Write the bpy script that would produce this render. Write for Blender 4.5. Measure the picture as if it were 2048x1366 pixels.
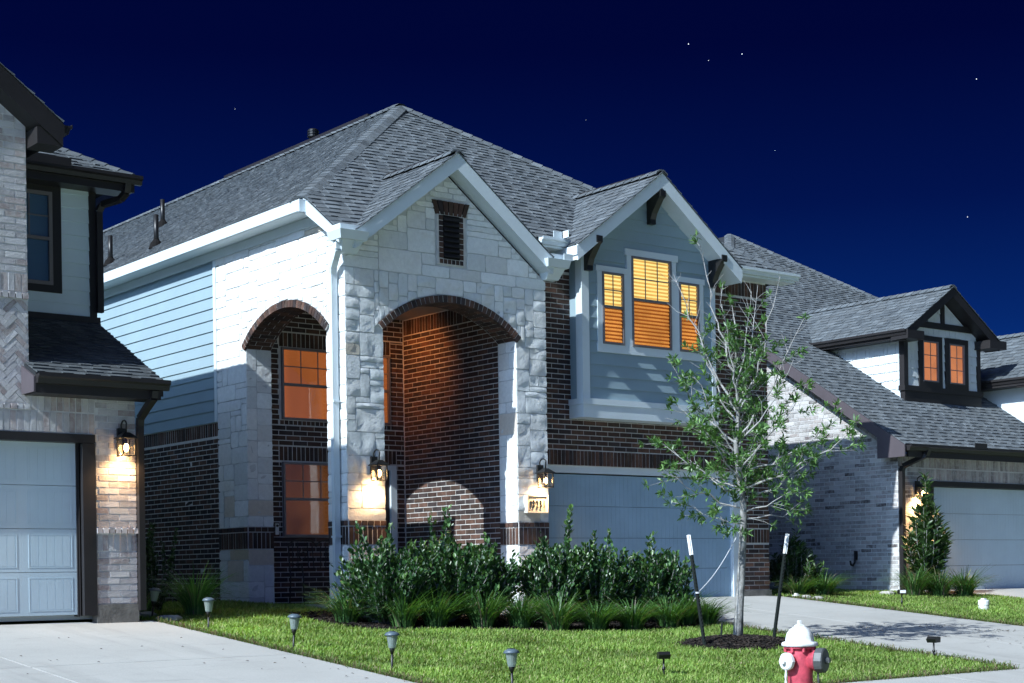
import bpy, math, random
import numpy as np
from mathutils import Vector, Matrix, noise

sc = bpy.context.scene
for o in list(bpy.data.objects):
    bpy.data.objects.remove(o)
LINK = sc.collection.objects.link

# ------------------------------------------------------------------ camera
YAW, ROLL, FPX, CAMZ = math.radians(37.9), 0.0145, 3205.0, 0.483
FW = np.array([math.sin(YAW), math.cos(YAW), 0.0])
RT = np.array([math.cos(YAW), -math.sin(YAW), 0.0])
UPZ = np.array([0.0, 0.0, 1.0])
cam_data = bpy.data.cameras.new('camera')
cam = bpy.data.objects.new('camera', cam_data)
LINK(cam)
cr = math.cos(ROLL) * RT - math.sin(ROLL) * UPZ
cu = math.sin(ROLL) * RT + math.cos(ROLL) * UPZ
cam.matrix_world = Matrix(((cr[0], cu[0], -FW[0], 0), (cr[1], cu[1], -FW[1], 0), (cr[2], cu[2], -FW[2], CAMZ), (0, 0, 0, 1)))
cam_data.sensor_width = 36.0
cam_data.lens = FPX / 2048 * 36.0
cam_data.shift_y = (1149 - 683) / 2048
cam_data.clip_start = 0.1
cam_data.clip_end = 4000
sc.camera = cam

# ------------------------------------------------------------------ sky, sun, exposure
SUN = np.array([0.775, 0.097, -0.62])
SUN /= np.linalg.norm(SUN)
sun_el = math.asin(-SUN[2])
sun_az = math.atan2(-SUN[0], -SUN[1])          # clockwise from +y
world = bpy.data.worlds.new('World')
sc.world = world
world.use_nodes = True
wt = world.node_tree
wt.nodes.clear()
def wn(t): return wt.nodes.new(t)
sky = wn('ShaderNodeTexSky')
sky.sky_type = 'NISHITA'
sky.sun_disc = False
sky.sun_elevation = sun_el
sky.sun_rotation = sun_az
sky.altitude = 0
sky.air_density = 0.02          # thin clear air: deep dark sky away from the sun, glow around it
sky.dust_density = 5.0
sky.ozone_density = 10.0
tc = wn('ShaderNodeTexCoord')
sep = wn('ShaderNodeSeparateXYZ')
ramp = wn('ShaderNodeValToRGB')
lum = wn('ShaderNodeRGBToBW')
mr = wn('ShaderNodeMapRange')
grade = wn('ShaderNodeMixRGB')
mul = wn('ShaderNodeMixRGB'); mul.blend_type = 'MULTIPLY'; mul.inputs[0].default_value = 1.0
gain = wn('ShaderNodeVectorMath'); gain.operation = 'SCALE'; gain.inputs['Scale'].default_value = 4.0
bg = wn('ShaderNodeBackground')
out = wn('ShaderNodeOutputWorld')
wt.links.new(tc.outputs['Generated'], sep.inputs[0])
wt.links.new(sep.outputs['Z'], ramp.inputs[0])
# navy grade of the sky's dark tones, by elevation; its bright tones stay pale blue
SKYR = [(0.0, 3.5, .36), (0.10, 2.6, .28), (0.148, 1.80, .23), (0.22, 1.10, .15), (0.31, .66, .09), (1.0, .60, .08)]
while len(ramp.color_ramp.elements) < len(SKYR):
    ramp.color_ramp.elements.new(0.5)
for e, (p, b_, g_) in zip(ramp.color_ramp.elements, SKYR):
    e.position = p; e.color = (b_ * g_ * .1 / 4, b_ * g_ / 4, b_ / 4, 1)
mr.inputs[1].default_value = 1.2; mr.inputs[2].default_value = 7.0
wt.links.new(sky.outputs[0], lum.inputs[0])
wt.links.new(lum.outputs[0], mr.inputs[0])
wt.links.new(mr.outputs[0], grade.inputs[0])
wt.links.new(ramp.outputs[0], grade.inputs[1])
grade.inputs[2].default_value = (.62 / 4, .86 / 4, 1.0 / 4, 1)
wt.links.new(sky.outputs[0], mul.inputs[1])
wt.links.new(grade.outputs[0], mul.inputs[2])
wt.links.new(mul.outputs[0], gain.inputs[0])
wt.links.new(gain.outputs[0], bg.inputs[0])
bg.inputs[1].default_value = 0.10
wt.links.new(bg.outputs[0], out.inputs[0])

sl = bpy.data.lights.new('sun', 'SUN')
sl.energy = 5.0
sl.angle = math.radians(0.5)
sl.color = (0.90, 0.975, 1.0)
so = bpy.data.objects.new('sun', sl)
so.rotation_euler = Vector(SUN).to_track_quat('-Z', 'Y').to_euler()
so.location = (-30, -5, 40)
LINK(so)
vs = sc.view_settings
vs.view_transform = 'Standard'
vs.look = 'None'
vs.exposure = 0.52
vs.gamma = 1.0
vs.use_curve_mapping = False
sc.cycles.max_bounces = 8
sc.cycles.transparent_max_bounces = 12

# ------------------------------------------------------------------ helpers
RNG = random.Random(11)
NPR = np.random.default_rng(5)
WLOC = {}

def tag(o, label=None, cat=None, group=None, kind=None):
    if label: o['label'] = label
    if cat: o['category'] = cat
    if group: o['group'] = group
    if kind: o['kind'] = kind
    return o

def thing(name, loc, label, cat, group=None):
    o = bpy.data.objects.new(name, None)
    o.empty_display_size = 0.2
    o.location = loc
    LINK(o)
    WLOC[o.name] = np.array(loc, float)
    return tag(o, label, cat, group)

def link_mesh(name, me, mat, parent):
    if mat: me.materials.append(mat)
    o = bpy.data.objects.new(name, me)
    LINK(o)
    if parent is not None:
        o.parent = parent
        WLOC[o.name] = WLOC[parent.name]
    else:
        WLOC[o.name] = np.zeros(3)
    return o

def mesh_from(name, verts, faces, cols=None, smooth=False, off=None):
    me = bpy.data.meshes.new(name)
    v = np.asarray(verts, float)
    if off is not None: v = v - off
    me.from_pydata(v.tolist(), [], faces)
    if cols is not None:
        a = me.color_attributes.new('Col', 'FLOAT_COLOR', 'POINT')
        c = np.ones((len(v), 4), np.float32); c[:, :3] = cols
        a.data.foreach_set('color', c.ravel())
    if smooth:
        me.shade_smooth()
        if smooth == 'edge': me.set_sharp_from_angle(angle=math.radians(50))
    me.update()
    return me

def fast_mesh(name, v, f, cols=None, smooth=False):
    """v (N,3), f (M,k) uniform polygons"""
    me = bpy.data.meshes.new(name)
    v = np.ascontiguousarray(v, np.float32); f = np.ascontiguousarray(f, np.int32)
    k = f.shape[1]
    me.vertices.add(len(v)); me.vertices.foreach_set('co', v.ravel())
    me.loops.add(f.size); me.loops.foreach_set('vertex_index', f.ravel())
    me.polygons.add(len(f)); me.polygons.foreach_set('loop_start', np.arange(0, f.size, k, dtype=np.int32))
    try: me.polygons.foreach_set('loop_total', np.full(len(f), k, np.int32))
    except Exception: pass
    me.update(calc_edges=True)
    if cols is not None:
        a = me.color_attributes.new('Col', 'FLOAT_COLOR', 'POINT')
        c = np.ones((len(v), 4), np.float32); c[:, :3] = cols
        a.data.foreach_set('color', c.ravel())
    if smooth: me.shade_smooth()
    me.validate()
    return me

class MB:
    def __init__(s): s.v = []; s.f = []; s.c = []
    def add(s, v, f, c=(1, 1, 1)):
        n = len(s.v)
        s.v += [tuple(map(float, p)) for p in v]
        s.f += [tuple(i + n for i in q) for q in f]
        s.c += [c] * len(v)
        return s
    def box(s, x0, x1, y0, y1, z0, z1, c=(1, 1, 1)):
        v = [(x, y, z) for z in (z0, z1) for y in (y0, y1) for x in (x0, x1)]
        return s.add(v, [(0, 2, 3, 1), (4, 5, 7, 6), (0, 1, 5, 4), (2, 6, 7, 3), (0, 4, 6, 2), (1, 3, 7, 5)], c)
    def hexa(s, p, c=(1, 1, 1)):
        """8 points: bottom ring 4, top ring 4"""
        return s.add(p, [(3, 2, 1, 0), (4, 5, 6, 7), (0, 1, 5, 4), (1, 2, 6, 5), (2, 3, 7, 6), (3, 0, 4, 7)], c)
    def bar(s, a, b, w, h, up=(0, 0, 1), c=(1, 1, 1)):
        a = np.array(a, float); b = np.array(b, float); d = b - a; d /= np.linalg.norm(d)
        u = np.array(up, float); sd = np.cross(d, u); sd /= np.linalg.norm(sd); u = np.cross(sd, d)
        q = [(-1, -1), (1, -1), (1, 1), (-1, 1)]
        return s.hexa([p + sd * w / 2 * i + u * h / 2 * j for p in (a, b) for i, j in q], c)
    def prism(s, poly, ext, c=(1, 1, 1)):
        """planar 3d polygon extruded by vector ext"""
        n = len(poly); p = [np.array(q, float) for q in poly]; e = np.array(ext, float)
        v = p + [q + e for q in p]
        f = [tuple(range(n))[::-1], tuple(range(n, 2 * n))] + [(i, (i + 1) % n, n + (i + 1) % n, n + i) for i in range(n)]
        return s.add(v, f, c)
    def tube(s, path, rad, n=8, c=(1, 1, 1), caps=True):
        P = [np.array(p, float) for p in path]
        if not hasattr(rad, '__len__'): rad = [rad] * len(P)
        v = []; ref = None
        for i, p in enumerate(P):
            d = P[min(i + 1, len(P) - 1)] - P[max(i - 1, 0)]; d /= (np.linalg.norm(d) + 1e-9)
            if ref is None:
                ref = np.array([1., 0, 0]) if abs(d[0]) < .8 else np.array([0, 1., 0])
            a = ref - d * (ref @ d); a /= (np.linalg.norm(a) + 1e-9); b = np.cross(d, a); ref = a
            for k in range(n):
                t = 2 * math.pi * k / n
                v.append(p + (a * math.cos(t) + b * math.sin(t)) * rad[i])
        f = []
        for i in range(len(P) - 1):
            for k in range(n):
                k2 = (k + 1) % n
                f.append((i * n + k, i * n + k2, (i + 1) * n + k2, (i + 1) * n + k))
        if caps:
            f.append(tuple(range(n))[::-1]); f.append(tuple((len(P) - 1) * n + k for k in range(n)))
        return s.add(v, f, c)
    def lathe(s, prof, o=(0, 0, 0), axis=(0, 0, 1), n=24, c=(1, 1, 1), ribs=0, rib=0.0):
        o = np.array(o, float); ax = np.array(axis, float); ax /= np.linalg.norm(ax)
        r = np.array([1., 0, 0]) if abs(ax[0]) < .8 else np.array([0, 1., 0])
        a = r - ax * (r @ ax); a /= np.linalg.norm(a); b = np.cross(ax, a)
        v = []; f = []
        for (rr, z) in prof:
            for k in range(n):
                t = 2 * math.pi * k / n
                q = rr * (1 + (rib * max(0, math.cos(ribs * t)) ** 4 if ribs else 0))
                v.append(o + ax * z + (a * math.cos(t) + b * math.sin(t)) * q)
        for i in range(len(prof) - 1):
            for k in range(n):
                k2 = (k + 1) % n
                f.append((i * n + k, i * n + k2, (i + 1) * n + k2, (i + 1) * n + k))
        f.append(tuple(range(n))[::-1]); f.append(tuple((len(prof) - 1) * n + k for k in range(n)))
        return s.add(v, f, c)
    def build(s, name, mat, parent=None, smooth=False, kind=None, label=None):
        off = WLOC[parent.name] if parent is not None else None
        me = mesh_from(name, s.v, s.f, np.array(s.c, np.float32), smooth, off)
        o = link_mesh(name, me, mat, parent)
        if kind: o['kind'] = kind
        if label: o['label'] = label
        return o

def project(P):
    P = np.asarray(P, float) - np.array([0, 0, CAMZ])
    d = P @ FW
    a = P @ RT / d * FPX; b = P[:, 2] / d * FPX
    c, s_ = math.cos(ROLL), math.sin(ROLL)
    return np.stack([1024 + a * c - b * s_, 1149 - a * s_ - b * c], 1)

def pieces(pl, name, parent, mat, limit=300, smooth=False):
    """alike pieces of one part: the largest in view become objects, the rest one joined part"""
    if not pl: return
    sco = []
    for v, f, c in pl:
        q = project(v); m = q.mean(0)
        ok = -10 < m[0] < 2058 and -10 < m[1] < 1376
        w, h = q.max(0) - q.min(0)
        sco.append(w * h if ok else -1)
    order = sorted(range(len(pl)), key=lambda i: -sco[i])
    n = min(limit, len(pl))
    off = WLOC[parent.name]
    for i in order[:n]:
        v, f, c = pl[i]
        me = mesh_from(name, v, f, np.array(c, np.float32), smooth, off)
        link_mesh(name, me, mat, parent)
    rest = order[n:]
    if rest:
        m = MB()
        for i in rest: m.add(*pl[i])
        m.build(name, mat, parent, smooth, kind='stuff')

def clip_convex(poly, conv):
    """2-D Sutherland-Hodgman, conv counter-clockwise"""
    out = list(poly)
    for i in range(len(conv)):
        a = conv[i]; b = conv[(i + 1) % len(conv)]
        ex, ey = b[0] - a[0], b[1] - a[1]
        res = []
        for j in range(len(out)):
            p = out[j]; q = out[(j + 1) % len(out)]
            dp = ex * (p[1] - a[1]) - ey * (p[0] - a[0]); dq = ex * (q[1] - a[1]) - ey * (q[0] - a[0])
            if dp >= 0: res.append(p)
            if (dp >= 0) != (dq >= 0):
                t = dp / (dp - dq); res.append((p[0] + (q[0] - p[0]) * t, p[1] + (q[1] - p[1]) * t))
        out = res
        if len(out) < 3: return []
    return out

def area2(p): return 0.5 * sum(p[i][0] * p[(i + 1) % len(p)][1] - p[(i + 1) % len(p)][0] * p[i][1] for i in range(len(p)))

class Frame:
    """wall plane: origin, horizontal unit s, vertical unit t, outward normal n"""
    def __init__(f, o, s, n, t=(0, 0, 1)):
        f.o = np.array(o, float); f.s = np.array(s, float); f.n = np.array(n, float); f.t = np.array(t, float)
    def P(f, s, z, d=0.0): return f.o + f.s * s + f.t * z + f.n * d

def slab_piece(fr, poly, d0, d1, col, jit=0.0, rng=RNG):
    """polygon in the frame plane raised from d0 to d1"""
    if area2(poly) < 0: poly = poly[::-1]
    n = len(poly)
    tl = [rng.uniform(-jit, jit) for _ in range(n)]
    v = [fr.P(p[0], p[1], d0) for p in poly] + [fr.P(p[0], p[1], d1 + tl[i]) for i, p in enumerate(poly)]
    flip = np.dot(np.cross(fr.s, fr.t), fr.n) < 0
    top = tuple(range(n, 2 * n)); sides = [(i, (i + 1) % n, n + (i + 1) % n, n + i) for i in range(n)]
    f = [top] + sides
    if flip: f = [q[::-1] for q in f]
    return (v, f, col)

# ------------------------------------------------------------------ materials
MATS = {}
def M(name): return MATS[name]
def newmat(name):
    m = bpy.data.materials.new(name); m.use_nodes = True
    nt = m.node_tree; nt.nodes.clear()
    o = nt.nodes.new('ShaderNodeOutputMaterial'); b = nt.nodes.new('ShaderNodeBsdfPrincipled')
    nt.links.new(b.outputs[0], o.inputs[0])
    MATS[name] = m
    return m, nt, b, o

def nz(nt, scale, detail=3.0, rough=0.6, coord='Object', stretch=None, typ='noise'):
    t = nt.nodes.new('ShaderNodeTexCoord')
    n = nt.nodes.new('ShaderNodeTexNoise' if typ == 'noise' else 'ShaderNodeTexVoronoi')
    n.inputs['Scale'].default_value = scale
    if typ == 'noise':
        n.inputs['Detail'].default_value = detail; n.inputs['Roughness'].default_value = rough
    src = t.outputs[coord]
    if stretch:
        mp = nt.nodes.new('ShaderNodeMapping'); mp.inputs['Scale'].default_value = stretch
        nt.links.new(src, mp.inputs[0]); src = mp.outputs[0]
    nt.links.new(src, n.inputs['Vector'])
    return n

def maprange(nt, sock, a, b, c, d):
    m = nt.nodes.new('ShaderNodeMapRange')
    m.inputs[1].default_value = a; m.inputs[2].default_value = b; m.inputs[3].default_value = c; m.inputs[4].default_value = d
    nt.links.new(sock, m.inputs[0]); return m.outputs[0]

def mixc(nt, fac, a, b, mode='MIX'):
    m = nt.nodes.new('ShaderNodeMixRGB'); m.blend_type = mode
    for i, x in ((0, fac), (1, a), (2, b)):
        if hasattr(x, 'is_linked'): nt.links.new(x, m.inputs[i])
        elif i == 0: m.inputs[0].default_value = x
        else: m.inputs[i].default_value = (*x, 1)
    return m.outputs[0]

def bump(nt, b, sock, strength, dist):
    n = nt.nodes.new('ShaderNodeBump'); n.inputs['Strength'].default_value = strength; n.inputs['Distance'].default_value = dist
    nt.links.new(sock, n.inputs['Height']); nt.links.new(n.outputs[0], b.inputs['Normal'])

def simple(name, col, rough=0.6, metal=0.0, var=0.0, vscale=3.0, bscale=0, bdist=0.002, attr=False, spec=0.5, stretch=None, bstretch=None, fine=0.0):
    m, nt, b, o = newmat(name)
    b.inputs['Roughness'].default_value = rough; b.inputs['Metallic'].default_value = metal
    b.inputs['Specular IOR Level'].default_value = spec
    c = None
    if attr:
        a = nt.nodes.new('ShaderNodeAttribute'); a.attribute_name = 'Col'; c = a.outputs['Color']
        if col != (1, 1, 1): c = mixc(nt, 1.0, c, col, 'MULTIPLY')
    if var > 0:
        n = nz(nt, vscale, 4.0, 0.65, stretch=stretch)
        f = maprange(nt, n.outputs[0], 0.3, 0.7, 1 - var, 1 + var)
        cc = nt.nodes.new('ShaderNodeCombineColor')
        for i in range(3): nt.links.new(f, cc.inputs[i])
        c = mixc(nt, 1.0, c if c is not None else col, cc.outputs[0], 'MULTIPLY')
    if fine > 0:
        n = nz(nt, 90.0, 2.0, 0.7)
        f = maprange(nt, n.outputs[0], 0.3, 0.7, 1 - fine, 1 + fine)
        cc = nt.nodes.new('ShaderNodeCombineColor')
        for i in range(3): nt.links.new(f, cc.inputs[i])
        c = mixc(nt, 1.0, c if c is not None else col, cc.outputs[0], 'MULTIPLY')
    if c is not None: nt.links.new(c, b.inputs['Base Color'])
    else: b.inputs['Base Color'].default_value = (*col, 1)
    if bscale:
        n = nz(nt, bscale, 4.0, 0.65, stretch=bstretch)
        bump(nt, b, n.outputs[0], 1.0, bdist)
    return m

simple('brick', (1, 1, 1), 0.85, var=0.35, vscale=9, bscale=45, bdist=0.004, attr=True, spec=0.25)
simple('mortar', (0.60, 0.59, 0.575), 0.95, var=0.15, vscale=6, bscale=60, bdist=0.003, spec=0.1)
simple('mortar_pale', (0.60, 0.60, 0.60), 0.95, var=0.12, vscale=6, bscale=60, bdist=0.003, spec=0.1)
simple('mortar_stone', (0.58, 0.60, 0.60), 0.95, var=0.15, vscale=5, bscale=50, bdist=0.003, spec=0.1)
# limestone: chiselled relief, faint ochre blotches
m, nt, b, o = newmat('limestone')
a = nt.nodes.new('ShaderNodeAttribute'); a.attribute_name = 'Col'
n1 = nz(nt, 2.2, 3.0, 0.6); f1 = maprange(nt, n1.outputs[0], 0.58, 0.76, 0.0, 0.35)
c1 = mixc(nt, f1, a.outputs['Color'], (0.62, 0.54, 0.42))
n2 = nz(nt, 16, 5.0, 0.7); f2 = maprange(nt, n2.outputs[0], 0.3, 0.7, 0.90, 1.06)
cc = nt.nodes.new('ShaderNodeCombineColor')
for i in range(3): nt.links.new(f2, cc.inputs[i])
nt.links.new(mixc(nt, 1.0, c1, cc.outputs[0], 'MULTIPLY'), b.inputs['Base Color'])
b.inputs['Roughness'].default_value = 0.9; b.inputs['Specular IOR Level'].default_value = 0.15
n3 = nz(nt, 20, 6.0, 0.72); bump(nt, b, n3.outputs[0], 0.9, 0.011)
# whitewashed brick: lime smear over fired clay
m, nt, b, o = newmat('whitewash_brick')
a = nt.nodes.new('ShaderNodeAttribute'); a.attribute_name = 'Col'
n1 = nz(nt, 14, 5.0, 0.7); f1 = maprange(nt, n1.outputs[0], 0.42, 0.66, 0.0, 0.55)
nt.links.new(mixc(nt, f1, a.outputs['Color'], (0.56, 0.56, 0.56)), b.inputs['Base Color'])
b.inputs['Roughness'].default_value = 0.9; b.inputs['Specular IOR Level'].default_value = 0.2
n3 = nz(nt, 40, 4.0, 0.7); bump(nt, b, n3.outputs[0], 1.0, 0.006)
simple('siding', (0.265, 0.36, 0.415), 0.6, var=0.05, vscale=1.2, bscale=70, bdist=0.0012, bstretch=(1, 1, 0.15), spec=0.3)
simple('pale_siding', (0.62, 0.67, 0.69), 0.6, var=0.05, vscale=1.5, bscale=70, bdist=0.001, spec=0.3)
simple('white_siding', (0.64, 0.76, 0.82), 0.6, var=0.04, vscale=1.5, bscale=70, bdist=0.001, spec=0.3)
simple('white_trim', (0.62, 0.70, 0.74), 0.5, var=0.05, vscale=1.5, bscale=30, bdist=0.001, spec=0.35)
simple('dark_trim', (0.020, 0.018, 0.019), 0.45, var=0.12, vscale=3, bscale=30, bdist=0.001, spec=0.4)
simple('taupe_trim', (0.085, 0.072, 0.082), 0.55, var=0.08, vscale=3, spec=0.3)
simple('sash', (0.17, 0.155, 0.16), 0.5, spec=0.4)
simple('black_metal', (0.012, 0.012, 0.012), 0.4, spec=0.5, var=0.2)
simple('shingle', (1, 1, 1), 0.92, var=0.22, vscale=5, attr=True, bscale=110, bdist=0.004, spec=0.15, fine=0.25)
simple('roof_deck', (0.03, 0.033, 0.038), 0.95, spec=0.1)
simple('garage_paint', (0.29, 0.43, 0.55), 0.55, var=0.09, vscale=1.3, bscale=60, bdist=0.0012, bstretch=(1, 1, 0.04), spec=0.3)
simple('pale_door_paint', (0.54, 0.66, 0.72), 0.5, var=0.05, vscale=1.2, bscale=60, bdist=0.001, bstretch=(1, 1, 0.05), spec=0.3)
simple('dark_inside', (0.012, 0.011, 0.011), 0.9, spec=0.1)
simple('foundation', (0.17, 0.165, 0.15), 0.95, var=0.25, vscale=6, bscale=25, bdist=0.008, spec=0.1)
simple('porch_ceiling', (0.35, 0.30, 0.25), 0.7)
simple('bark', (0.24, 0.235, 0.225), 0.9, var=0.75, vscale=18, bscale=35, bdist=0.012, stretch=(1, 1, 0.5), spec=0.15)
simple('twig_bark', (0.34, 0.33, 0.32), 0.85, var=0.2, vscale=10, spec=0.15)
simple('mulch', (1, 1, 1), 0.95, attr=True, var=0.3, vscale=30, spec=0.15)
simple('soil', (0.020, 0.016, 0.013), 0.95, var=0.4, vscale=12, bscale=30, bdist=0.02, spec=0.1)
simple('hydrant_red', (0.46, 0.055, 0.085), 0.65, var=0.38, vscale=14, bscale=60, bdist=0.001, spec=0.45)
simple('hydrant_white', (0.68, 0.69, 0.68), 0.6, var=0.2, vscale=16, bscale=50, bdist=0.0012)
simple('cap_grey', (0.07, 0.075, 0.078), 0.5, var=0.2, vscale=20, spec=0.5)
simple('steel', (0.22, 0.22, 0.22), 0.45, metal=0.8)
simple('post_green', (0.008, 0.012, 0.011), 0.75, var=0.2, spec=0.15)
simple('white_plastic', (0.72, 0.72, 0.70), 0.45, var=0.05)
simple('lamp_grey', (0.085, 0.12, 0.15), 0.45, var=0.1, spec=0.5)
simple('strap', (0.50, 0.52, 0.54), 0.5)
simple('rock', (0.38, 0.36, 0.33), 0.9, var=0.3, vscale=8, bscale=20, bdist=0.01)

def leafmat(name, rough=0.4, trans=0.25, spec=0.5):
    m, nt, b, o = newmat(name)
    a = nt.nodes.new('ShaderNodeAttribute'); a.attribute_name = 'Col'
    nt.links.new(a.outputs['Color'], b.inputs['Base Color'])
    b.inputs['Roughness'].default_value = rough; b.inputs['Specular IOR Level'].default_value = spec
    t = nt.nodes.new('ShaderNodeBsdfTranslucent'); nt.links.new(mixc(nt, 1.0, a.outputs['Color'], (1.5, 1.6, 0.5), 'MULTIPLY'), t.inputs[0])
    mx = nt.nodes.new('ShaderNodeMixShader'); mx.inputs[0].default_value = trans
    nt.links.new(b.outputs[0], mx.inputs[1]); nt.links.new(t.outputs[0], mx.inputs[2]); nt.links.new(mx.outputs[0], o.inputs[0])
leafmat('gloss_leaf', 0.36, 0.15, 0.5)
leafmat('oak_leaf', 0.42, 0.25, 0.5)
leafmat('blade', 0.45, 0.3, 0.4)
leafmat('grass', 0.6, 0.3, 0.2)

def emit(name, col, strength, var=0.0, vscale=2.0, stretch=None, base=.25):
    m, nt, b, o = newmat(name)
    b.inputs['Base Color'].default_value = (col[0] * base, col[1] * base, col[2] * base, 1); b.inputs['Roughness'].default_value = 0.7
    b.inputs['Emission Color'].default_value = (*col, 1); b.inputs['Emission Strength'].default_value = strength
    if var:
        n = nz(nt, vscale, 2.0, 0.5, stretch=stretch); f = maprange(nt, n.outputs[0], 0.3, 0.7, strength * (1 - var), strength * (1 + var))
        nt.links.new(f, b.inputs['Emission Strength'])
emit('blind_lit', (1.0, 0.50, 0.10), 0.62, 0.25, 2.5)
emit('blind_dim', (1.0, 0.44, 0.095), 0.92, 0.3, 2.5)
emit('room_glow', (1.0, 0.72, 0.22), 0.95)
emit('room_glow_dim', (0.9, 0.26, 0.04), 0.36)
emit('shade_lit', (0.80, 0.20, 0.045), 0.42, 0.18, 1.2, (3, 3, 0.4))
emit('shade_dim', (0.60, 0.19, 0.045), 0.15, 0.4, 1.5, base=.04)
emit('added_lamp_glow', (1.0, 0.5, 0.18), 2.0)  # glowing face of the added porch spotlight
emit('shade_peach', (0.95, 0.30, 0.10), 0.50, 0.15, 2.0)
emit('bulb', (1.0, 0.62, 0.25), 30.0)
emit('star_glow', (0.85, 0.92, 1.0), 1.4)

def glassmat(name, tint=(0.9, 0.95, 1.0), gloss=0.12, rough=0.02):
    m = bpy.data.materials.new(name); m.use_nodes = True; nt = m.node_tree; nt.nodes.clear(); MATS[name] = m
    o = nt.nodes.new('ShaderNodeOutputMaterial'); t = nt.nodes.new('ShaderNodeBsdfTransparent'); t.inputs[0].default_value = (*tint, 1)
    g = nt.nodes.new('ShaderNodeBsdfGlossy'); g.inputs['Roughness'].default_value = rough
    fr = nt.nodes.new('ShaderNodeLayerWeight'); fr.inputs[0].default_value = 0.5
    pw = nt.nodes.new('ShaderNodeMath'); pw.operation = 'POWER'; pw.inputs[1].default_value = 4.5; nt.links.new(fr.outputs['Facing'], pw.inputs[0])
    ad = nt.nodes.new('ShaderNodeMath'); ad.operation = 'ADD'; ad.inputs[1].default_value = gloss; ad.use_clamp = True
    mx = nt.nodes.new('ShaderNodeMixShader')
    nt.links.new(pw.outputs[0], ad.inputs[0]); nt.links.new(ad.outputs[0], mx.inputs[0])
    nt.links.new(t.outputs[0], mx.inputs[1]); nt.links.new(g.outputs[0], mx.inputs[2]); nt.links.new(mx.outputs[0], o.inputs[0])
glassmat('glass', gloss=0.02)
glassmat('mirror_glass', (0.8, 0.85, 0.9), 0.05)
glassmat('screen_mesh', (0.80, 0.74, 0.70), 0.0, 0.5)
glassmat('lamp_glass', (0.95, 0.93, 0.9), 0.05)

# concrete: broom streaks, blotches, stains
def concrete(name, col):
    m, nt, b, o = newmat(name)
    n1 = nz(nt, 0.7, 5.0, 0.6); f1 = maprange(nt, n1.outputs[0], 0.3, 0.75, 0.90, 1.08)
    n2 = nz(nt, 60, 3.0, 0.7); f2 = maprange(nt, n2.outputs[0], 0.25, 0.75, 0.88, 1.1)
    n3 = nz(nt, 1.6, 6.0, 0.75, stretch=(1, 3, 1)); f3 = maprange(nt, n3.outputs[0], 0.57, 0.75, 1.0, 0.74)
    n5 = nz(nt, 1.0, 4.0, 0.6, stretch=(2.6, .22, 1)); f5 = maprange(nt, n5.outputs[0], 0.52, 0.72, 1.0, 0.84)
    c = None
    for f in (f1, f2, f3, f5):
        cc = nt.nodes.new('ShaderNodeCombineColor')
        for i in range(3): nt.links.new(f, cc.inputs[i])
        c = mixc(nt, 1.0, c if c is not None else col, cc.outputs[0], 'MULTIPLY')
    nt.links.new(c, b.inputs['Base Color'])
    b.inputs['Roughness'].default_value = 0.9; b.inputs['Specular IOR Level'].default_value = 0.2
    n4 = nz(nt, 45, 4.0, 0.7, stretch=(0.3, 1, 1)); bump(nt, b, n4.outputs[0], 0.7, 0.004)
concrete('concrete', (0.40, 0.395, 0.375))
concrete('road_concrete', (0.54, 0.54, 0.53))

DARK = [(.060, .036, .030), (.085, .048, .038), (.040, .030, .030), (.11, .062, .047), (.050, .038, .038), (.07, .045, .035)]
PALE = [(.44, .43, .44), (.52, .51, .51), (.36, .345, .355), (.33, .28, .275), (.48, .475, .49), (.40, .345, .33)]
PALE2 = [(.40, .385, .38), (.48, .46, .45), (.32, .305, .30), (.36, .32, .31), (.27, .25, .245)]
def pick(pal, rng, odd=0.0):
    c = rng.choice(pal); k = rng.uniform(.85, 1.15)
    if rng.random() < odd: c = (.10, .085, .085); k = rng.uniform(.8, 1.6)
    return (c[0] * k, c[1] * k, c[2] * k)

# ------------------------------------------------------------------ piece generators
BL, BH, BJ = 0.266, 0.0818, 0.0155
def bricks(fr, z0, z1, intervals, pal, rng, odd=0.0, soft=0.004, d=-0.005, seed=0):
    res = []
    n = int(math.ceil((z1 - z0) / BH - 1e-6))
    for j in range(n):
        a = z0 + j * BH; b = min(a + BH, z1)
        if b - a < .03: continue
        zc = (a + b) / 2
        for (i0, i1) in intervals(zc):
            s = i0 - rng.uniform(0, 0.004) - ((j % 2) * .5 + (math.floor(i0 / BL) - i0 / BL) + 1) * BL
            while s < i1:
                p, q = max(s, i0), min(s + BL, i1)
                if q - p > .035:
                    jx = soft * rng.uniform(-.5, .5)
                    res.append(slab_piece(fr, [(p + BJ / 2, a + BJ / 2 + jx * .3), (q - BJ / 2, a + BJ / 2), (q - BJ / 2, b - BJ / 2 + jx * .3), (p + BJ / 2, b - BJ / 2)], -.03, d + rng.uniform(-.002, .002), pick(pal, rng, odd), soft * .4, rng))
                s += BL
    return res

def soldiers(fr, s0, s1, z0, z1, pal, rng, w=0.0818, d=-0.004, odd=0.0, slant=0.0):
    n = max(1, round((s1 - s0) / w)); w = (s1 - s0) / n; res = []
    for k in range(n):
        a, b = s0 + k * w + BJ / 2, s0 + (k + 1) * w - BJ / 2
        ca = (a - (s0 + s1) / 2) * slant; cb = (b - (s0 + s1) / 2) * slant
        res.append(slab_piece(fr, [(a, z0 + BJ / 2), (b, z0 + BJ / 2), (b + cb, z1 - BJ / 2), (a + ca, z1 - BJ / 2)], -.03, d + rng.uniform(-.003, .003), pick(pal, rng, odd), .002, rng))
    return res

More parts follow.
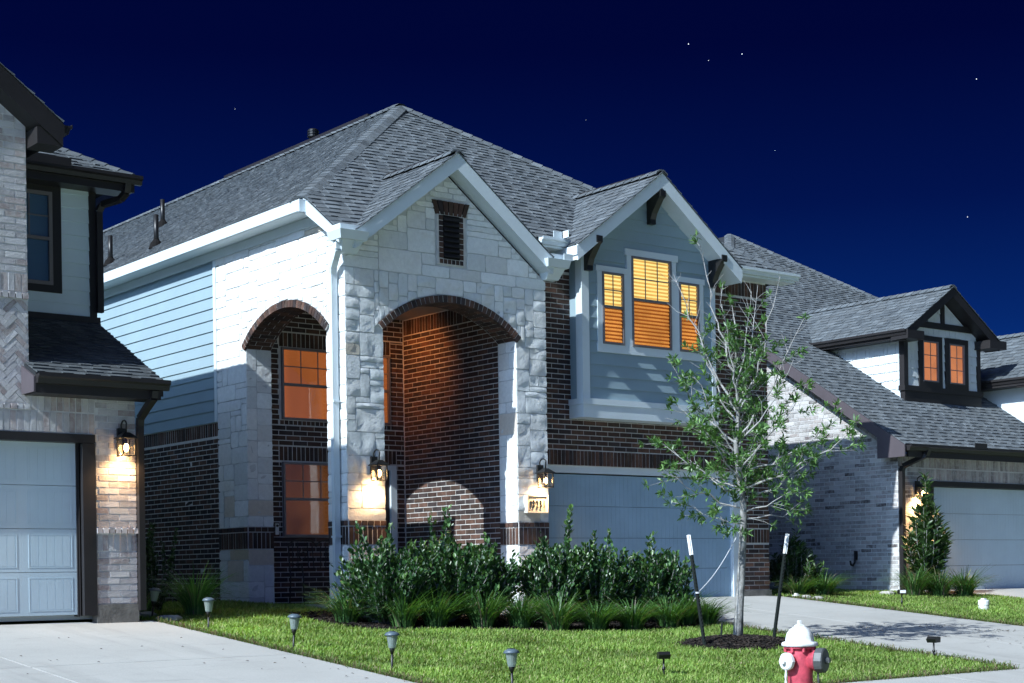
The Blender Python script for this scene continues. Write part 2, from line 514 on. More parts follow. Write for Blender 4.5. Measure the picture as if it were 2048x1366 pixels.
STONE = [(.78, .81, .81), (.82, .845, .84), (.74, .77, .77), (.79, .80, .785), (.84, .86, .86)]
OCHRE = [(.60, .52, .40), (.64, .58, .49), (.66, .60, .52)]
def pack(s0, s1, z0, z1, cs, cz, allowed, rng, wr, hr):
    ns, nzz = max(1, round((s1 - s0) / cs)), max(1, round((z1 - z0) / cz))
    cs, cz = (s1 - s0) / ns, (z1 - z0) / nzz
    occ = np.zeros((ns, nzz), bool)
    for i in range(ns):
        for j in range(nzz):
            if not allowed(s0 + (i + .5) * cs, z0 + (j + .5) * cz): occ[i, j] = True
    out = []
    for j in range(nzz):
        for i in range(ns):
            if occ[i, j]: continue
            w = rng.randint(*wr); h = rng.randint(*hr)
            ww = 0
            while i + ww < ns and ww < w and not occ[i + ww, j]: ww += 1
            # swallow a sliver on the right
            if i + ww < ns and not occ[i + ww, j] and (i + ww + 1 >= ns or occ[i + ww + 1, j]): ww += 1
            hh = 1
            while hh < h and j + hh < nzz and not occ[i:i + ww, j + hh].any(): hh += 1
            if j + hh == nzz - 1 and not occ[i:i + ww, j + hh].any(): hh += 1
            occ[i:i + ww, j:j + hh] = True
            out.append((s0 + i * cs, s0 + (i + ww) * cs, z0 + j * cz, z0 + (j + hh) * cz))
    return out

def stone_piece(fr, r, rng, rough, snap=None, colr=None, proud=.008):
    a, b, c, d = r
    g = .006
    a += g; b -= g; c += g; d -= g
    nx = max(3, min(7, int((b - a) / .09) + 2)); ny = max(3, min(5, int((d - c) / .075) + 2))
    off = rng.uniform(-50, 50)
    V = []; base = proud * rng.uniform(.6, 1.1)
    tx, ty = rng.uniform(-.006, .006) * rough, rng.uniform(-.006, .006) * rough
    for j in range(ny):
        for i in range(nx):
            u, w = i / (nx - 1), j / (ny - 1)
            ju = (rng.uniform(-.3, .3) / (nx - 1)) if 0 < i < nx - 1 else 0
            jw = (rng.uniform(-.3, .3) / (ny - 1)) if 0 < j < ny - 1 else 0
            s = a + (b - a) * (u + ju); z = c + (d - c) * (w + jw)
            edge = i in (0, nx - 1) or j in (0, ny - 1)
            if edge:
                s += rng.uniform(-.004, .004); z += rng.uniform(-.004, .004)
                if i in (0, nx - 1) and j in (0, ny - 1):
                    s += (.006 if i == 0 else -.006); z += (.006 if j == 0 else -.006)
                dd = base - .003
            else:
                dd = base + rough * (.020 * noise.noise(Vector((s * 7 + off, z * 9, off))) + rng.uniform(-.007, .007)) + tx * (u - .5) * 2 + ty * (w - .5) * 2
            if snap: s, z = snap(s, z)
            V.append(fr.P(s, z, dd))
    F = []
    flip = np.dot(np.cross(fr.s, fr.t), fr.n) < 0
    for j in range(ny - 1):
        for i in range(nx - 1):
            k = j * nx + i
            F.append((k, k + 1, k + nx + 1, k + nx))
    per = [i for i in range(nx)] + [j * nx + nx - 1 for j in range(1, ny)] + [(ny - 1) * nx + i for i in range(nx - 2, -1, -1)] + [j * nx for j in range(ny - 2, 0, -1)]
    n0 = len(V)
    for k in per: V.append(V[k] - fr.n * .022)
    for i in range(len(per)):
        i2 = (i + 1) % len(per)
        F.append((per[i2], per[i], n0 + i, n0 + i2))
    if flip: F = [f[::-1] for f in F]
    if colr is None:
        cc = rng.choice(STONE); k = rng.uniform(.9, 1.08); colr = (cc[0] * k, cc[1] * k, cc[2] * k)
        if rng.random() < .02: colr = rng.choice(OCHRE)
    return (V, F, colr)

SHG = [(.108, .122, .134), (.122, .138, .151), (.092, .105, .117), (.134, .150, .163), (.112, .124, .134)]
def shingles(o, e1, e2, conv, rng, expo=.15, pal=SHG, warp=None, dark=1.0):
    """o: eave origin; e1 along the eave, e2 up the slope (unit); conv: convex polygons in (s,t), ccw"""
    fr = Frame(o, e1, np.cross(e1, e2), e2)
    if fr.n[2] < 0: fr.n = -fr.n
    tmax = max(p[1] for c in conv for p in c); smin = min(p[0] for c in conv for p in c); smax = max(p[0] for c in conv for p in c)
    tmin = min(p[1] for c in conv for p in c)
    res = []
    j0 = math.floor(tmin / expo)
    for j in range(j0, int(tmax / expo) + 1):
        s = smin - rng.uniform(0, .4); thick = False
        while s < smax:
            w = rng.uniform(.11, .30) if thick else rng.uniform(.09, .26)
            rect = [(s, j * expo), (s + w - .003, j * expo), (s + w - .003, (j + 1) * expo + .012), (s, (j + 1) * expo + .012)]
            hi = .021 if thick else .009
            hi += rng.uniform(-.002, .002)
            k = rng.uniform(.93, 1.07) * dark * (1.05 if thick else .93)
            c0 = rng.choice(pal); col = (c0[0] * k, c0[1] * k, c0[2] * k)
            for c in conv:
                q = clip_convex(rect, c)
                if len(q) < 3 or abs(area2(q)) < .0006: continue
                if area2(q) < 0: q = q[::-1]
                n = len(q)
                tops = [hi - (p[1] - j * expo) / expo * (hi - .002) for p in q]
                v = [fr.P(p[0], p[1], -.004) for p in q] + [fr.P(p[0], p[1], tops[i]) for i, p in enumerate(q)]
                if warp: v = [np.array(p) - np.array([0, 0, warp(p)]) for p in v]
                f = [tuple(range(n, 2 * n))] + [(i, (i + 1) % n, n + (i + 1) % n, n + i) for i in range(n)]
                if np.dot(np.cross(fr.s, fr.t), fr.n) < 0: f = [x[::-1] for x in f]
                res.append((v, f, col))
            s += w; thick = not thick
    return res

def ridge_caps(a, b, rng, w=.15, step=.2, sag=.55, h=.03, dark=1.0):
    """row of folded cap shingles from a (low) to b (high)"""
    a = np.array(a, float); b = np.array(b, float); d = b - a; L = np.linalg.norm(d); d /= L
    sd = np.cross(d, UPZ); sd /= np.linalg.norm(sd); up = np.cross(sd, d)
    res = []
    n = int(L / step)
    for i in range(n):
        p = a + d * (i * step); q = a + d * ((i + 1) * step + .03)
        v = []
        for pt, hh in ((p, h + .014), (q, h)):
            for k in (-1, -.35, .35, 1):
                v.append(pt + sd * w * k + up * (hh - abs(k) ** 1.3 * w * sag))
        v2 = [x - up * .03 for x in v]
        f = [(0, 1, 5, 4), (1, 2, 6, 5), (2, 3, 7, 6), (8, 9, 1, 0), (9, 10, 2, 1), (10, 11, 3, 2), (8, 0, 4, 12), (3, 11, 15, 7)]
        c0 = rng.choice(SHG); k = rng.uniform(.9, 1.15) * dark
        res.append((v + v2, f, (c0[0] * k, c0[1] * k, c0[2] * k)))
    return res

def siding_boards(fr, z0, z1, expo, clip, rng, cuts=lambda z: None):
    """lap boards clipped to convex polygon(s) in (s,z)"""
    res = []
    n = int(math.ceil((z1 - z0) / expo))
    smin = min(p[0] for p in clip); smax = max(p[0] for p in clip)
    for j in range(n):
        a = z0 + j * expo; b = min(a + expo + .006, z1)
        iv = cuts((a + min(a + expo, z1)) / 2) or [(smin, smax)]
        for (i0, i1) in iv:
            q = clip_convex([(i0, a), (i1, a), (i1, b), (i0, b)], clip)
            if len(q) < 3 or abs(area2(q)) < .0008: continue
            if area2(q) < 0: q = q[::-1]
            k = len(q)
            v = [fr.P(p[0], p[1], 0) for p in q] + [fr.P(p[0], p[1], .024 - .019 * (p[1] - a) / expo) for p in q]
            f = [tuple(range(k, 2 * k))] + [(i, (i + 1) % k, k + (i + 1) % k, k + i) for i in range(k)]
            if np.dot(np.cross(fr.s, fr.t), fr.n) < 0: f = [x[::-1] for x in f]
            res.append((v, f, (1, 1, 1)))
    return res

# ================================================================== MAIN HOUSE
yP, yG, xL, xPR = 19.60, 20.10, 12.30, 16.01
cL, cR = 12.94, 15.40            # arch jambs, front
kF, kB = 20.15, 22.58            # arch jambs, side wall
SPR, APX = 4.12, 4.60            # arch spring and crown
house = thing('brick_and_stone_house', (16.9, 24.0, 0.0), 'two storey house with white stone arched porch, brown brick and lit bay window', 'house')
rg = random.Random(3)

def arc_geo(half, rise):
    R_ = (half * half + rise * rise) / (2 * rise); return R_, math.asin(half / R_)
FA = Frame((0, yP, 0), (1, 0, 0), (0, -1, 0))
LA = Frame((xL, 0, 0), (0, -1, 0), (-1, 0, 0))

def arch_pts(cx, half, n=24):
    R_, th = arc_geo(half, APX - SPR); zc = APX - R_
    return [(cx + R_ * math.sin(a), zc + R_ * math.cos(a)) for a in np.linspace(-th, th, n)]

# --- stone-faced porch walls
def gz(x): return 6.50 - .76 * abs(x - 14.15)
out_f = [(12.315, 0), (cL, 0)] + arch_pts((cL + cR) / 2, (cR - cL) / 2) + [(cR, 0), (15.995, 0), (15.995, gz(15.995)), (14.15, 6.5), (12.315, gz(12.315))]
mb = MB(); mb.prism([(x, yP + .012, z) for x, z in out_f], (0, .45, 0))
front_wall = mb.build('stone_wall', M('mortar_stone'), house)
ztop = lambda y: 5.84 if y > 20.35 else 5.84 - .70 * (20.35 - y)
out_l = [(kB + .94, 0), (kB, 0)] + [( -s, z) for s, z in arch_pts(-(kF + kB) / 2, (kB - kF) / 2)] + [(kF, 0), (yP + .03, 0), (yP + .03, ztop(yP)), (20.35, 5.84), (kB + .94, 5.84)]
mb = MB(); mb.prism([(xL + .012, y, z) for y, z in out_l], (.44, 0, 0))
side_wall = mb.build('stone_wall', M('mortar_stone'), house)

def snapper(cx, half, ztopf, lo, hi):
    R_, th = arc_geo(half, APX - SPR); zc = APX - R_; ro = R_ + .105
    def f(s, z):
        dx, dz = s - cx, z - zc; d = math.hypot(dx, dz)
        if d < ro and z > SPR - .35 and abs(dx) < half + .12:
            k = ro / d; s, z = cx + dx * k, zc + dz * k
        z = min(z, ztopf(s)); s = min(max(s, lo), hi)
        return s, z
    def ok(s, z):
        dx, dz = s - cx, z - zc
        return math.hypot(dx, dz) > ro - .035 and z < ztopf(s) - .02
    return f, ok
B0, B1, B2 = 0.945, 1.215, 1.30      # soldier band, rowlock
sp = []
fs, fok = snapper((cL + cR) / 2, (cR - cL) / 2, lambda s: gz(s) - .01, xL - .02, xPR + .01)
VENT = (13.90, 14.46, 5.15, 6.12)
fokv = lambda s, z: fok(s, z) and not (VENT[0] < s < VENT[1] and VENT[2] < z < VENT[3])
for r in pack(xL - .015, cL, SPR - .02, 5.3, .08, .085, fokv, rg, (2, 5), (2, 4)): pass
def do(fr, s0, s1, z0, z1, ok, snap, rough, wr, hr, cs=.085, cz=.085):
    for r in pack(s0, s1, z0, z1, cs, cz, ok, rg, wr, hr):
        sp.append(stone_piece(fr, r, rg, rough, snap))
yes = lambda s, z: True
sp = []
for (a, b) in ((xL - .02, cL), (cR, xPR)):
    do(FA, a, b, .0, B0, yes, None, 1.2, (2, 7), (2, 4)); do(FA, a, b, B2, SPR - .1, yes, None, 1.4, (2, 7), (1, 4))
stones_front_low = sp; sp = []
do(FA, xL - .02, xPR, SPR - .1, 4.95, fokv, fs, 1.4, (2, 7), (2, 3))
do(FA, xL - .02, xPR, 4.95, 6.5, fokv, fs, .65, (3, 9), (2, 4))
# inner face of the right pier (faces -x)
RA = Frame((cR, 0, 0), (0, -1, 0), (-1, 0, 0))
do(RA, -20.05, -yP, 0, B0, yes, None, .5, (2, 5), (2, 4)); do(RA, -20.05, -yP, B2, SPR, yes, None, .5, (2, 5), (2, 4))
sp_front = stones_front_low + sp; sp = []
ls, lok = snapper(-(kF + kB) / 2, (kB - kF) / 2, lambda s: ztop(-s) - .01, -23.56, -yP + .03)
for (a, b) in ((-23.55, -kB), (-kF, -yP)):
    do(LA, a, b, .0, B0, yes, None, .8, (2, 8), (2, 4)); do(LA, a, b, B2, SPR - .1, yes, None, .8, (2, 8), (1, 4))
do(LA, -23.55, -yP, SPR - .1, 5.82, lok, ls, .7, (4, 10), (2, 3))
KA = Frame((0, kB, 0), (1, 0, 0), (0, -1, 0))     # front-facing return of the back pier
do(KA, xL, xL + .46, 0, B0, yes, None, .8, (2, 5), (2, 4)); do(KA, xL, xL + .46, B2, SPR, yes, None, .8, (2, 5), (2, 4))
for k in (5, 9, 14):
    if k < len(sp): sp[k] = (sp[k][0], sp[k][1], OCHRE[k % 3])
pieces(sp_front, 'stone', front_wall, M('limestone'), 170, 'edge')
pieces(sp, 'stone', side_wall, M('limestone'), 130, 'edge')

# --- brick bands of the piers, arch rings, arch soffits, gable vent surround
bf = []
def arch_ring(fr, cx, half, depth_dir, depth):
    R_, th = arc_geo(half, APX - SPR); zc = APX - R_
    n = int(2 * th * R_ / .078); res = []
    ths = np.linspace(-th - .02, th + .02, n + 1)
    for i in range(n):
        a, b = ths[i] + .0035, ths[i + 1] - .0035
        q = [(cx + r * math.sin(t), zc + r * math.cos(t)) for r, t in ((R_ - .012, a), (R_ - .012, b), (R_ + .095, b), (R_ + .095, a))]
        res.append(slab_piece(fr, q[::-1], -.02, .03 + rg.uniform(-.003, .003), pick(DARK, rg), .002, rg))
    m_ = MB()
    for i in range(n):
        q = [(cx + r * math.sin(t), zc + r * math.cos(t)) for r, t in ((R_ - .004, ths[i]), (R_ - .004, ths[i + 1]), (R_ + .092, ths[i + 1]), (R_ + .092, ths[i]))]
        m_.prism([fr.P(a_, b_, .0) for a_, b_ in q], fr.n * .022)
    m_.build('arch_mortar', M('mortar'), house)
    # soffit bricks: courses across the arc, laid along the depth
    n = int(2 * th * R_ / .0818); ths = np.linspace(-th, th, n + 1); dd = np.array(depth_dir, float)
    for i in range(n):
        k = -.5 * (i % 2)
        while k * BL < depth:
            d0, d1 = max(k * BL, 0.02) + BJ / 2, min((k + 1) * BL, depth) - BJ / 2
            if d1 - d0 > .03:
                a, b = ths[i] + .003, ths[i + 1] - .003; v = []
                for r in (R_ + .01, R_ - .008):
                    for (t, d) in ((a, d0), (b, d0), (b, d1), (a, d1)):
                        v.append(fr.P(cx + r * math.sin(t), zc + r * math.cos(t)) + dd * d)
                res.append((v, [(4, 5, 6, 7), (0, 1, 5, 4), (1, 2, 6, 5), (2, 3, 7, 6), (3, 0, 4, 7)], pick(DARK, rg)))
            k += 1
    return res
bf += arch_ring(FA, (cL + cR) / 2, (cR - cL) / 2, (0, 1, 0), .45)
bf += arch_ring(LA, -(kF + kB) / 2, (kB - kF) / 2, (1, 0, 0), .45)
bf += soldiers(FA, 13.90, 14.46, 5.90, 6.12, DARK, rg, d=.019, slant=.28)
for a, b in ((13.955, 14.03), (14.33, 14.405)):
    for k in range(8):
        z = 5.25 + k * .0812; bf.append(slab_piece(FA, [(a, z + .005), (b, z + .005), (b, z + .076), (a, z + .076)], -.01, .018 + rg.uniform(-.003, .003), pick(DARK, rg), .002, rg))
bf += soldiers(FA, 13.955, 14.405, 5.165, 5.245, DARK, rg, d=.018)
mb = MB(); mb.box(13.93, 14.43, yP - .012, yP + .02, 5.16, 5.95)
vent_frame = mb.build('gable_vent', M('mortar'), house)
mb = MB(); mb.box(14.03, 14.33, yP - .02, yP - .014, 5.245, 5.9); mb.build('louvre_back', M('dark_inside'), vent_frame)
for k in range(8):
    z = 5.27 + k * .078
    mb = MB(); mb.hexa([(14.035, yP - .045, z), (14.325, yP - .045, z), (14.325, yP - .018, z + .05), (14.035, yP - .018, z + .05), (14.035, yP - .045, z + .012), (14.325, yP - .045, z + .012), (14.325, yP - .018, z + .062), (14.035, yP - .018, z + .062)])
    mb.build('louvre', M('dark_trim'), vent_frame)
# mortar behind the soldier bands of the piers, one band per pier face
BANDS = ((FA, xL - .005, cL, (xL - .008, cL - .005, yP - .008, yP + .01)), (FA, cR, xPR, (cR + .003, xPR - .003, yP - .008, yP + .01)), (RA, -20.05, -yP, (cR - .006, cR + .01, yP + .02, 20.04)),
    (LA, -23.55, -kB, (xL - .008, xL + .01, kB + .004, 23.54)), (LA, -kF, -yP, (xL - .008, xL + .01, kF - .5, kF - .004)), (KA, xL, xL + .46, (xL + .01, xL + .44, kB - .006, kB + .01)))
for fr, a, b, q in BANDS:
    mb = MB(); mb.box(*q, B0, B2)
    pieces(soldiers(fr, a, b, B0, B1, DARK, rg, d=.0135) + soldiers(fr, a, b, B1, B2, DARK, rg, w=.105, d=.020), 'brick', mb.build('brick_band', M('mortar'), house), M('brick'), 20)
pieces(bf, 'brick', front_wall, M('brick'), 60)

# --- porch inside: back wall with windows, right wall, ceiling, floor
yBW, xI = 22.75, 15.42
BA = Frame((0, yBW, 0), (1, 0, 0), (0, -1, 0)); IA = Frame((xI, 0, 0), (0, -1, 0), (-1, 0, 0))
mb = MB(); mb.box(12.74, 15.6, yBW + .012, yBW + .2, 0, 5.2); mb.box(xI + .012, 15.6, 20.06, yBW + .1, 0, 5.2)
inner = mb.build('porch_brick_wall', M('mortar'), house)
WU, WD, DR = (13.03, 15.12, 3.05, 4.22), (13.03, 14.10, 1.15, 2.36), (14.30, 15.22, 0.0, 2.38)
def ivb(z):
    segs = [(12.74, xI)]
    for (a, b, c, d) in (WU, WD, DR):
        if c - .02 < z < d + .02:
            ns = []
            for p, q in segs:
                if a > p: ns.append((p, min(q, a)))
                if b < q: ns.append((max(p, b), q))
            segs = [(p, q) for p, q in ns if q - p > .02]
    return segs
pin = bricks(BA, .0, 2.36, ivb, DARK, rg)
pin += soldiers(BA, 12.98, 15.25, 2.38, 2.62, DARK, rg) + soldiers(BA, 13.0, 15.15, 2.965, 3.045, DARK, rg, w=.0818) + soldiers(BA, 13.0, 15.15, 4.23, 4.47, DARK, rg) + soldiers(BA, 13.0, 14.13, 1.06, 1.145, DARK, rg)
pin += bricks(BA, 2.38, 2.62, lambda z: [(12.74, 12.975), (15.255, xI)], DARK, rg) + bricks(BA, 2.63, 2.96, lambda z: [(12.74, xI)], DARK, rg) + bricks(BA, 2.965, 4.47, lambda z: [(12.74, 12.995), (15.155, xI)], DARK, rg) + bricks(BA, 4.48, 5.0, lambda z: [(12.74, xI)], DARK, rg)
pin += bricks(IA, .0, 4.58, lambda z: [(-yBW, -20.06)], DARK, rg) + soldiers(IA, -yBW, -20.06, 4.585, 4.85, DARK, rg)
pieces(pin, 'brick', inner, M('brick'), 60)
mb = MB(); mb.box(12.7, 15.45, 20.0, yBW + .02, 4.86, 4.95); mb.build('porch_ceiling', M('porch_ceiling'), house)
mb = MB(); mb.box(12.36, 15.42, 19.66, yBW, -.3, .05); mb.build('porch_floor', M('concrete'), house)

def window(parent, x0, x1, z0, z1, y, nc, rail=None, nr=2, upper='shade_lit', lower='shade_lit', blinds=False, lowcols=0, fw=.035, glass='glass', rec=.03, label=None):
    """sash window facing -y: frame with panes, muntins and whatever hangs behind the glass"""
    mb = MB()
    mb.box(x0, x0 + fw, y - .02, y + .026, z0, z1); mb.box(x1 - fw, x1, y - .02, y + .026, z0, z1)
    mb.box(x0 + fw, x1 - fw, y - .02, y + .026, z0, z0 + fw); mb.box(x0 + fw, x1 - fw, y - .02, y + .026, z1 - fw, z1)
    if rail: mb.box(x0 + fw, x1 - fw, y - .025, y + .026, rail - .022, rail + .022)
    w = mb.build('window', M('sash'), parent, label=label)
    lo = rail if rail else z0
    g0, g1 = x0 + fw, x1 - fw
    for (a, b, mt) in ((rail + .022, z1 - fw, upper), (z0 + fw, rail - .022, lower)) if rail else ((z0 + fw, z1 - fw, upper),):
        mb = MB(); mb.box(g0, g1, y + .000, y + .003, a, b); mb.build('pane', M(glass), w)
        mb = MB(); mb.box(g0 - .01, g1 + .01, y + .027, y + .030, a - .02, b + .02)
        if blinds:
            mb.build('lit_room', M('room_glow' if mt == 'blind_lit' else 'room_glow_dim'), w)
            n = int((b - a) / .060)
            for k in range(n):
                z = a + (k + .5) * (b - a) / n; m2 = MB()
                m2.hexa([(g0, y + .006, z - .018), (g1, y + .006, z - .018), (g1, y + .024, z + .014), (g0, y + .024, z + .014), (g0, y + .006, z - .014), (g1, y + .006, z - .014), (g1, y + .024, z + .018), (g0, y + .024, z + .018)])
                m2.build('blind_slat', M(mt), w)
            if mt == 'blind_dim':
                m2 = MB(); m2.box(g0, g1, y - .012, y - .010, a, b); m2.build('insect_screen', M('screen_mesh'), w)
        else: mb.build('roller_shade', M(mt), w)
    a, b = (rail + .022 if rail else z0 + fw), z1 - fw
    for k in range(1, nc):
        x = g0 + (g1 - g0) * k / nc; mb = MB(); mb.box(x - .009, x + .009, y - .008, y - .001, a, b); mb.build('muntin', M('sash'), w)
    for k in range(1, nr):
        z = a + (b - a) * k / nr; mb = MB(); mb.box(g0, g1, y - .007, y - .0012, z - .009, z + .009); mb.build('muntin', M('sash'), w)
    return w
window(house, 13.03, 14.065, 3.05, 4.22, yBW - .02, 3, 3.62, 2, 'shade_lit', 'shade_lit', glass='mirror_glass')
window(house, 14.075, 15.12, 3.05, 4.22, yBW - .02, 3, 3.62, 2, 'shade_lit', 'shade_lit', glass='mirror_glass')
window(house, 13.03, 14.10, 1.15, 2.36, yBW - .02, 3, 1.76, 2, 'shade_dim', 'shade_dim', glass='mirror_glass')
# front door set in a pale frame
mb = MB(); mb.box(14.30, 14.38, yBW - .05, yBW + .05, 0.05, 2.36); mb.box(15.10, 15.22, yBW - .05, yBW + .05, 0.05, 2.36); mb.box(14.38, 15.10, yBW - .05, yBW + .05, 2.28, 2.36)
door = mb.build('front_door', M('white_trim'), house)
mb = MB(); mb.box(14.385, 15.095, yBW + .0, yBW + .04, .06, 2.275)
for z0, z1 in ((.25, .95), (1.1, 2.1)):
    for x0, x1 in ((14.47, 14.71), (14.77, 15.01)): mb.box(x0, x1, yBW - .012, yBW + .0, z0, z1)
mb.build('door_leaf', M('dark_trim'), door)
mb = MB(); mb.lathe([(.02, 0), (.012, .02), (.012, .04), (.03, .05), (.03, .075), (.01, .085)], (14.44, yBW, 1.0), (0, -1, 0), 10); mb.build('door_knob', M('steel'), door, True)

# --- left side wall behind the stone: brick below, lap siding above
mb = MB(); mb.box(xL + .03, xL + .3, 23.53, 36, 0, 5.84)
lw = mb.build('side_wall', M('mortar'), house)
pl = bricks(LA, .0, 2.80, lambda z: [(-29.5, -23.56)], DARK, rg) + soldiers(LA, -29.5, -23.56, 2.81, 3.04, DARK, rg)
LA2 = Frame((xL + .022, 0, 0), (0, -1, 0), (-1, 0, 0))
for v, f, c in pl: v[:] = [p + np.array([.022, 0, 0]) for p in v]
pieces(pl, 'brick', lw, M('brick'), 60)
pieces(siding_boards(LA2, 3.045, 5.80, .187, [(-36, 3.0), (-23.64, 3.0), (-23.64, 5.9), (-36, 5.9)], rg), 'siding_board', lw, M('siding'))
mb = MB(); mb.box(xL - .015, xL + .05, 23.545, 23.635, 3.045, 5.80); mb.build('corner_trim', M('white_trim'), house)

# --- garage front: brick wall, pillar, header
GA = Frame((0, yG, 0), (1, 0, 0), (0, -1, 0))
mb = MB(); mb.box(15.62, 21.585, yG + .012, yG + .15, 2.25, 5.78); mb.box(20.9, 21.585, yG + .012, yG + .15, 0, 2.25); mb.box(15.62, 16.0, yG + .012, yG + .15, 0, 2.25)
gw = mb.build('garage_wall', M('mortar'), house)
def ivg(z):
    if z < 2.25: return [(20.9, 21.6)]
    if 3.05 < z: return [(15.98, 16.95), (19.91, 21.6)]
    return [(15.98, 21.6)]
pg = bricks(GA, .145, .98, ivg, DARK, rg) + soldiers(GA, 20.9, 21.6, .985, 1.24, DARK, rg) + bricks(GA, 1.25, 2.25, ivg, DARK, rg)
pg += soldiers(GA, 15.98, 20.93, 2.255, 2.51, DARK, rg, d=-.002) + bricks(GA, 2.255, 2.51, lambda z: [(20.93, 21.6)], DARK, rg)
pg += bricks(GA, 2.515, 5.40, ivg, DARK, rg) + soldiers(GA, 19.91, 21.6, 5.41, 5.68, DARK, rg, d=-.002) + bricks(GA, 5.41, 5.70, lambda z: [(15.98, 16.95)], DARK, rg)
pieces(pg, 'brick', gw, M('brick'), 250)
mb = MB(); mb.box(20.89, 21.615, yG - .015, yG + .15, -.1, .14); mb.build('foundation', M('foundation'), house)

def garage_door(parent, x0, x1, z0, z1, y, mat, trim, trimw, style, panels=(), head=None):
    mb = MB(); mb.box(x0 - .3, x0, y - .06, y + .1, z0, z1 + .02); mb.box(x1, x1 + trimw, y - .06, y + .1, z0, z1 + .02); mb.box(x0 - .3, x1 + trimw, y - .062, y + .1, z1 + .02, (head or z1 + .13))
    mb.box(x1 - .02, x1 + .02, y - .03, y + .1, z0, z1)
    gd = mb.build('garage_door', M(trim), parent)
    n = 4; h = (z1 - z0 - .02) / n
    for k in range(n):
        a, b = z0 + .02 + k * h + .003, z0 + .02 + (k + 1) * h - .003
        mb = MB(); mb.box(x0, x1, y, y + .04, a, b)
        if style == 'groove':
            x = x0 + .03
            while x < x1 - .05:
                w = .095; mb.box(x + .003, min(x + w - .003, x1 - .02), y - .0025, y, a + .012, b - .012); x += w
        sec = mb.build('door_panel', M(mat), gd)
    if style == 'panel':
        for k in range(n):
            a, b = z0 + .02 + k * h, z0 + .02 + (k + 1) * h
            for (p, q) in panels:
                mb = MB(); c, d = a + .055, b - .065
                # raised rim with five beaded boards inside
                for r in ((p, q, c, c + .014), (p, q, d - .014, d), (p, p + .014, c + .014, d - .014), (q - .014, q, c + .014, d - .014)): mb.box(r[0], r[1], y - .003, y, r[2], r[3])
                wd = (q - p - .05) / 5
                for i in range(5): mb.box(p + .025 + i * wd + .004, p + .025 + (i + 1) * wd - .004, y - .002, y, c + .020, d - .020)
                mb.build('raised_panel', M(mat), gd)
    return gd
gd = garage_door(house, 16.02, 20.70, .0, 2.12, yG + .10, 'garage_paint', 'white_trim', .19, 'groove', head=2.25)

# --- bay with the lit windows
yB, bx0, bx1 = 19.80, 16.92, 19.94
bzr = lambda x: 6.93 - .755 * abs(x - 18.43)
mb = MB(); mb.prism([(bx0 + .01, yB + .004, 3.04), (bx1 - .01, yB + .004, 3.04), (bx1 - .01, yB + .004, bzr(bx1)), (18.43, yB + .004, 6.93), (bx0 + .01, yB + .004, bzr(bx0))], (0, .32, 0))
bay = mb.build('bay', M('siding'), house)
YA = Frame((0, yB, 0), (1, 0, 0), (0, -1, 0))
def cutb(z):
    if 4.11 < z < 5.52: return [(17.06, 17.245), (19.665, 19.86)]
    if z < 5.87 and z > 5.5: return [(17.06, 17.87), (19.05, 19.86)]
    return [(17.06, 19.86)]
bb = siding_boards(YA, 3.33, 6.95, .19, [(17.06, 3.3), (19.86, 3.3), (19.86, bzr(19.86)), (18.43, 6.93), (17.06, bzr(17.06))], rg, cutb)
pieces(bb, 'siding_board', bay, M('siding'))
def tb(parent, name, boxes, mat='white_trim'):
    mb = MB()
    for q in boxes: mb.box(*q)
    return mb.build(name, M(mat), parent)
tb(bay, 'corner_trim', [(bx0 - .012, 17.06, yB - .030, yB + .02, 3.33, 5.76), (bx0 - .012, bx0 + .02, yB + .021, yB + .13, 3.33, 5.76)])
tb(bay, 'corner_trim', [(19.86, bx1 + .012, yB - .030, yB + .05, 3.33, 5.76)])
tb(bay, 'bay_skirt', [(bx0 - .03, bx1 + .03, yB - .052, yG + .01, 3.02, 3.23)])
tb(bay, 'bay_skirt_cap', [(bx0 - .045, bx1 + .045, yB - .068, yG + .01, 3.232, 3.33)])
tb(bay, 'window_casing', [(17.235, 19.675, yB - .036, yB + .01, 4.11, 4.245), (17.245, 17.345, yB - .034, yB + .01, 4.245, 5.43), (17.82, 17.995, yB - .034, yB + .01, 4.245, 5.43), (18.895, 19.085, yB - .034, yB + .01, 4.245, 5.43), (19.555, 19.665, yB - .034, yB + .01, 4.245, 5.43),
    (17.215, 17.90, yB - .04, yB + .01, 5.432, 5.525), (19.02, 19.695, yB - .04, yB + .01, 5.432, 5.525), (17.90, 17.995, yB - .036, yB + .01, 5.43, 5.755), (18.925, 19.02, yB - .036, yB + .01, 5.43, 5.755), (17.86, 19.06, yB - .045, yB + .01, 5.757, 5.865)])
window(house, 17.347, 17.818, 4.247, 5.43, yB - .03, 2, 4.86, 2, 'blind_lit', 'blind_dim', True)
window(house, 17.997, 18.893, 4.247, 5.753, yB - .03, 3, 5.035, 2, 'blind_lit', 'blind_dim', True)
window(house, 19.087, 19.553, 4.247, 5.43, yB - .03, 2, 4.86, 2, 'blind_lit', 'blind_dim', True)

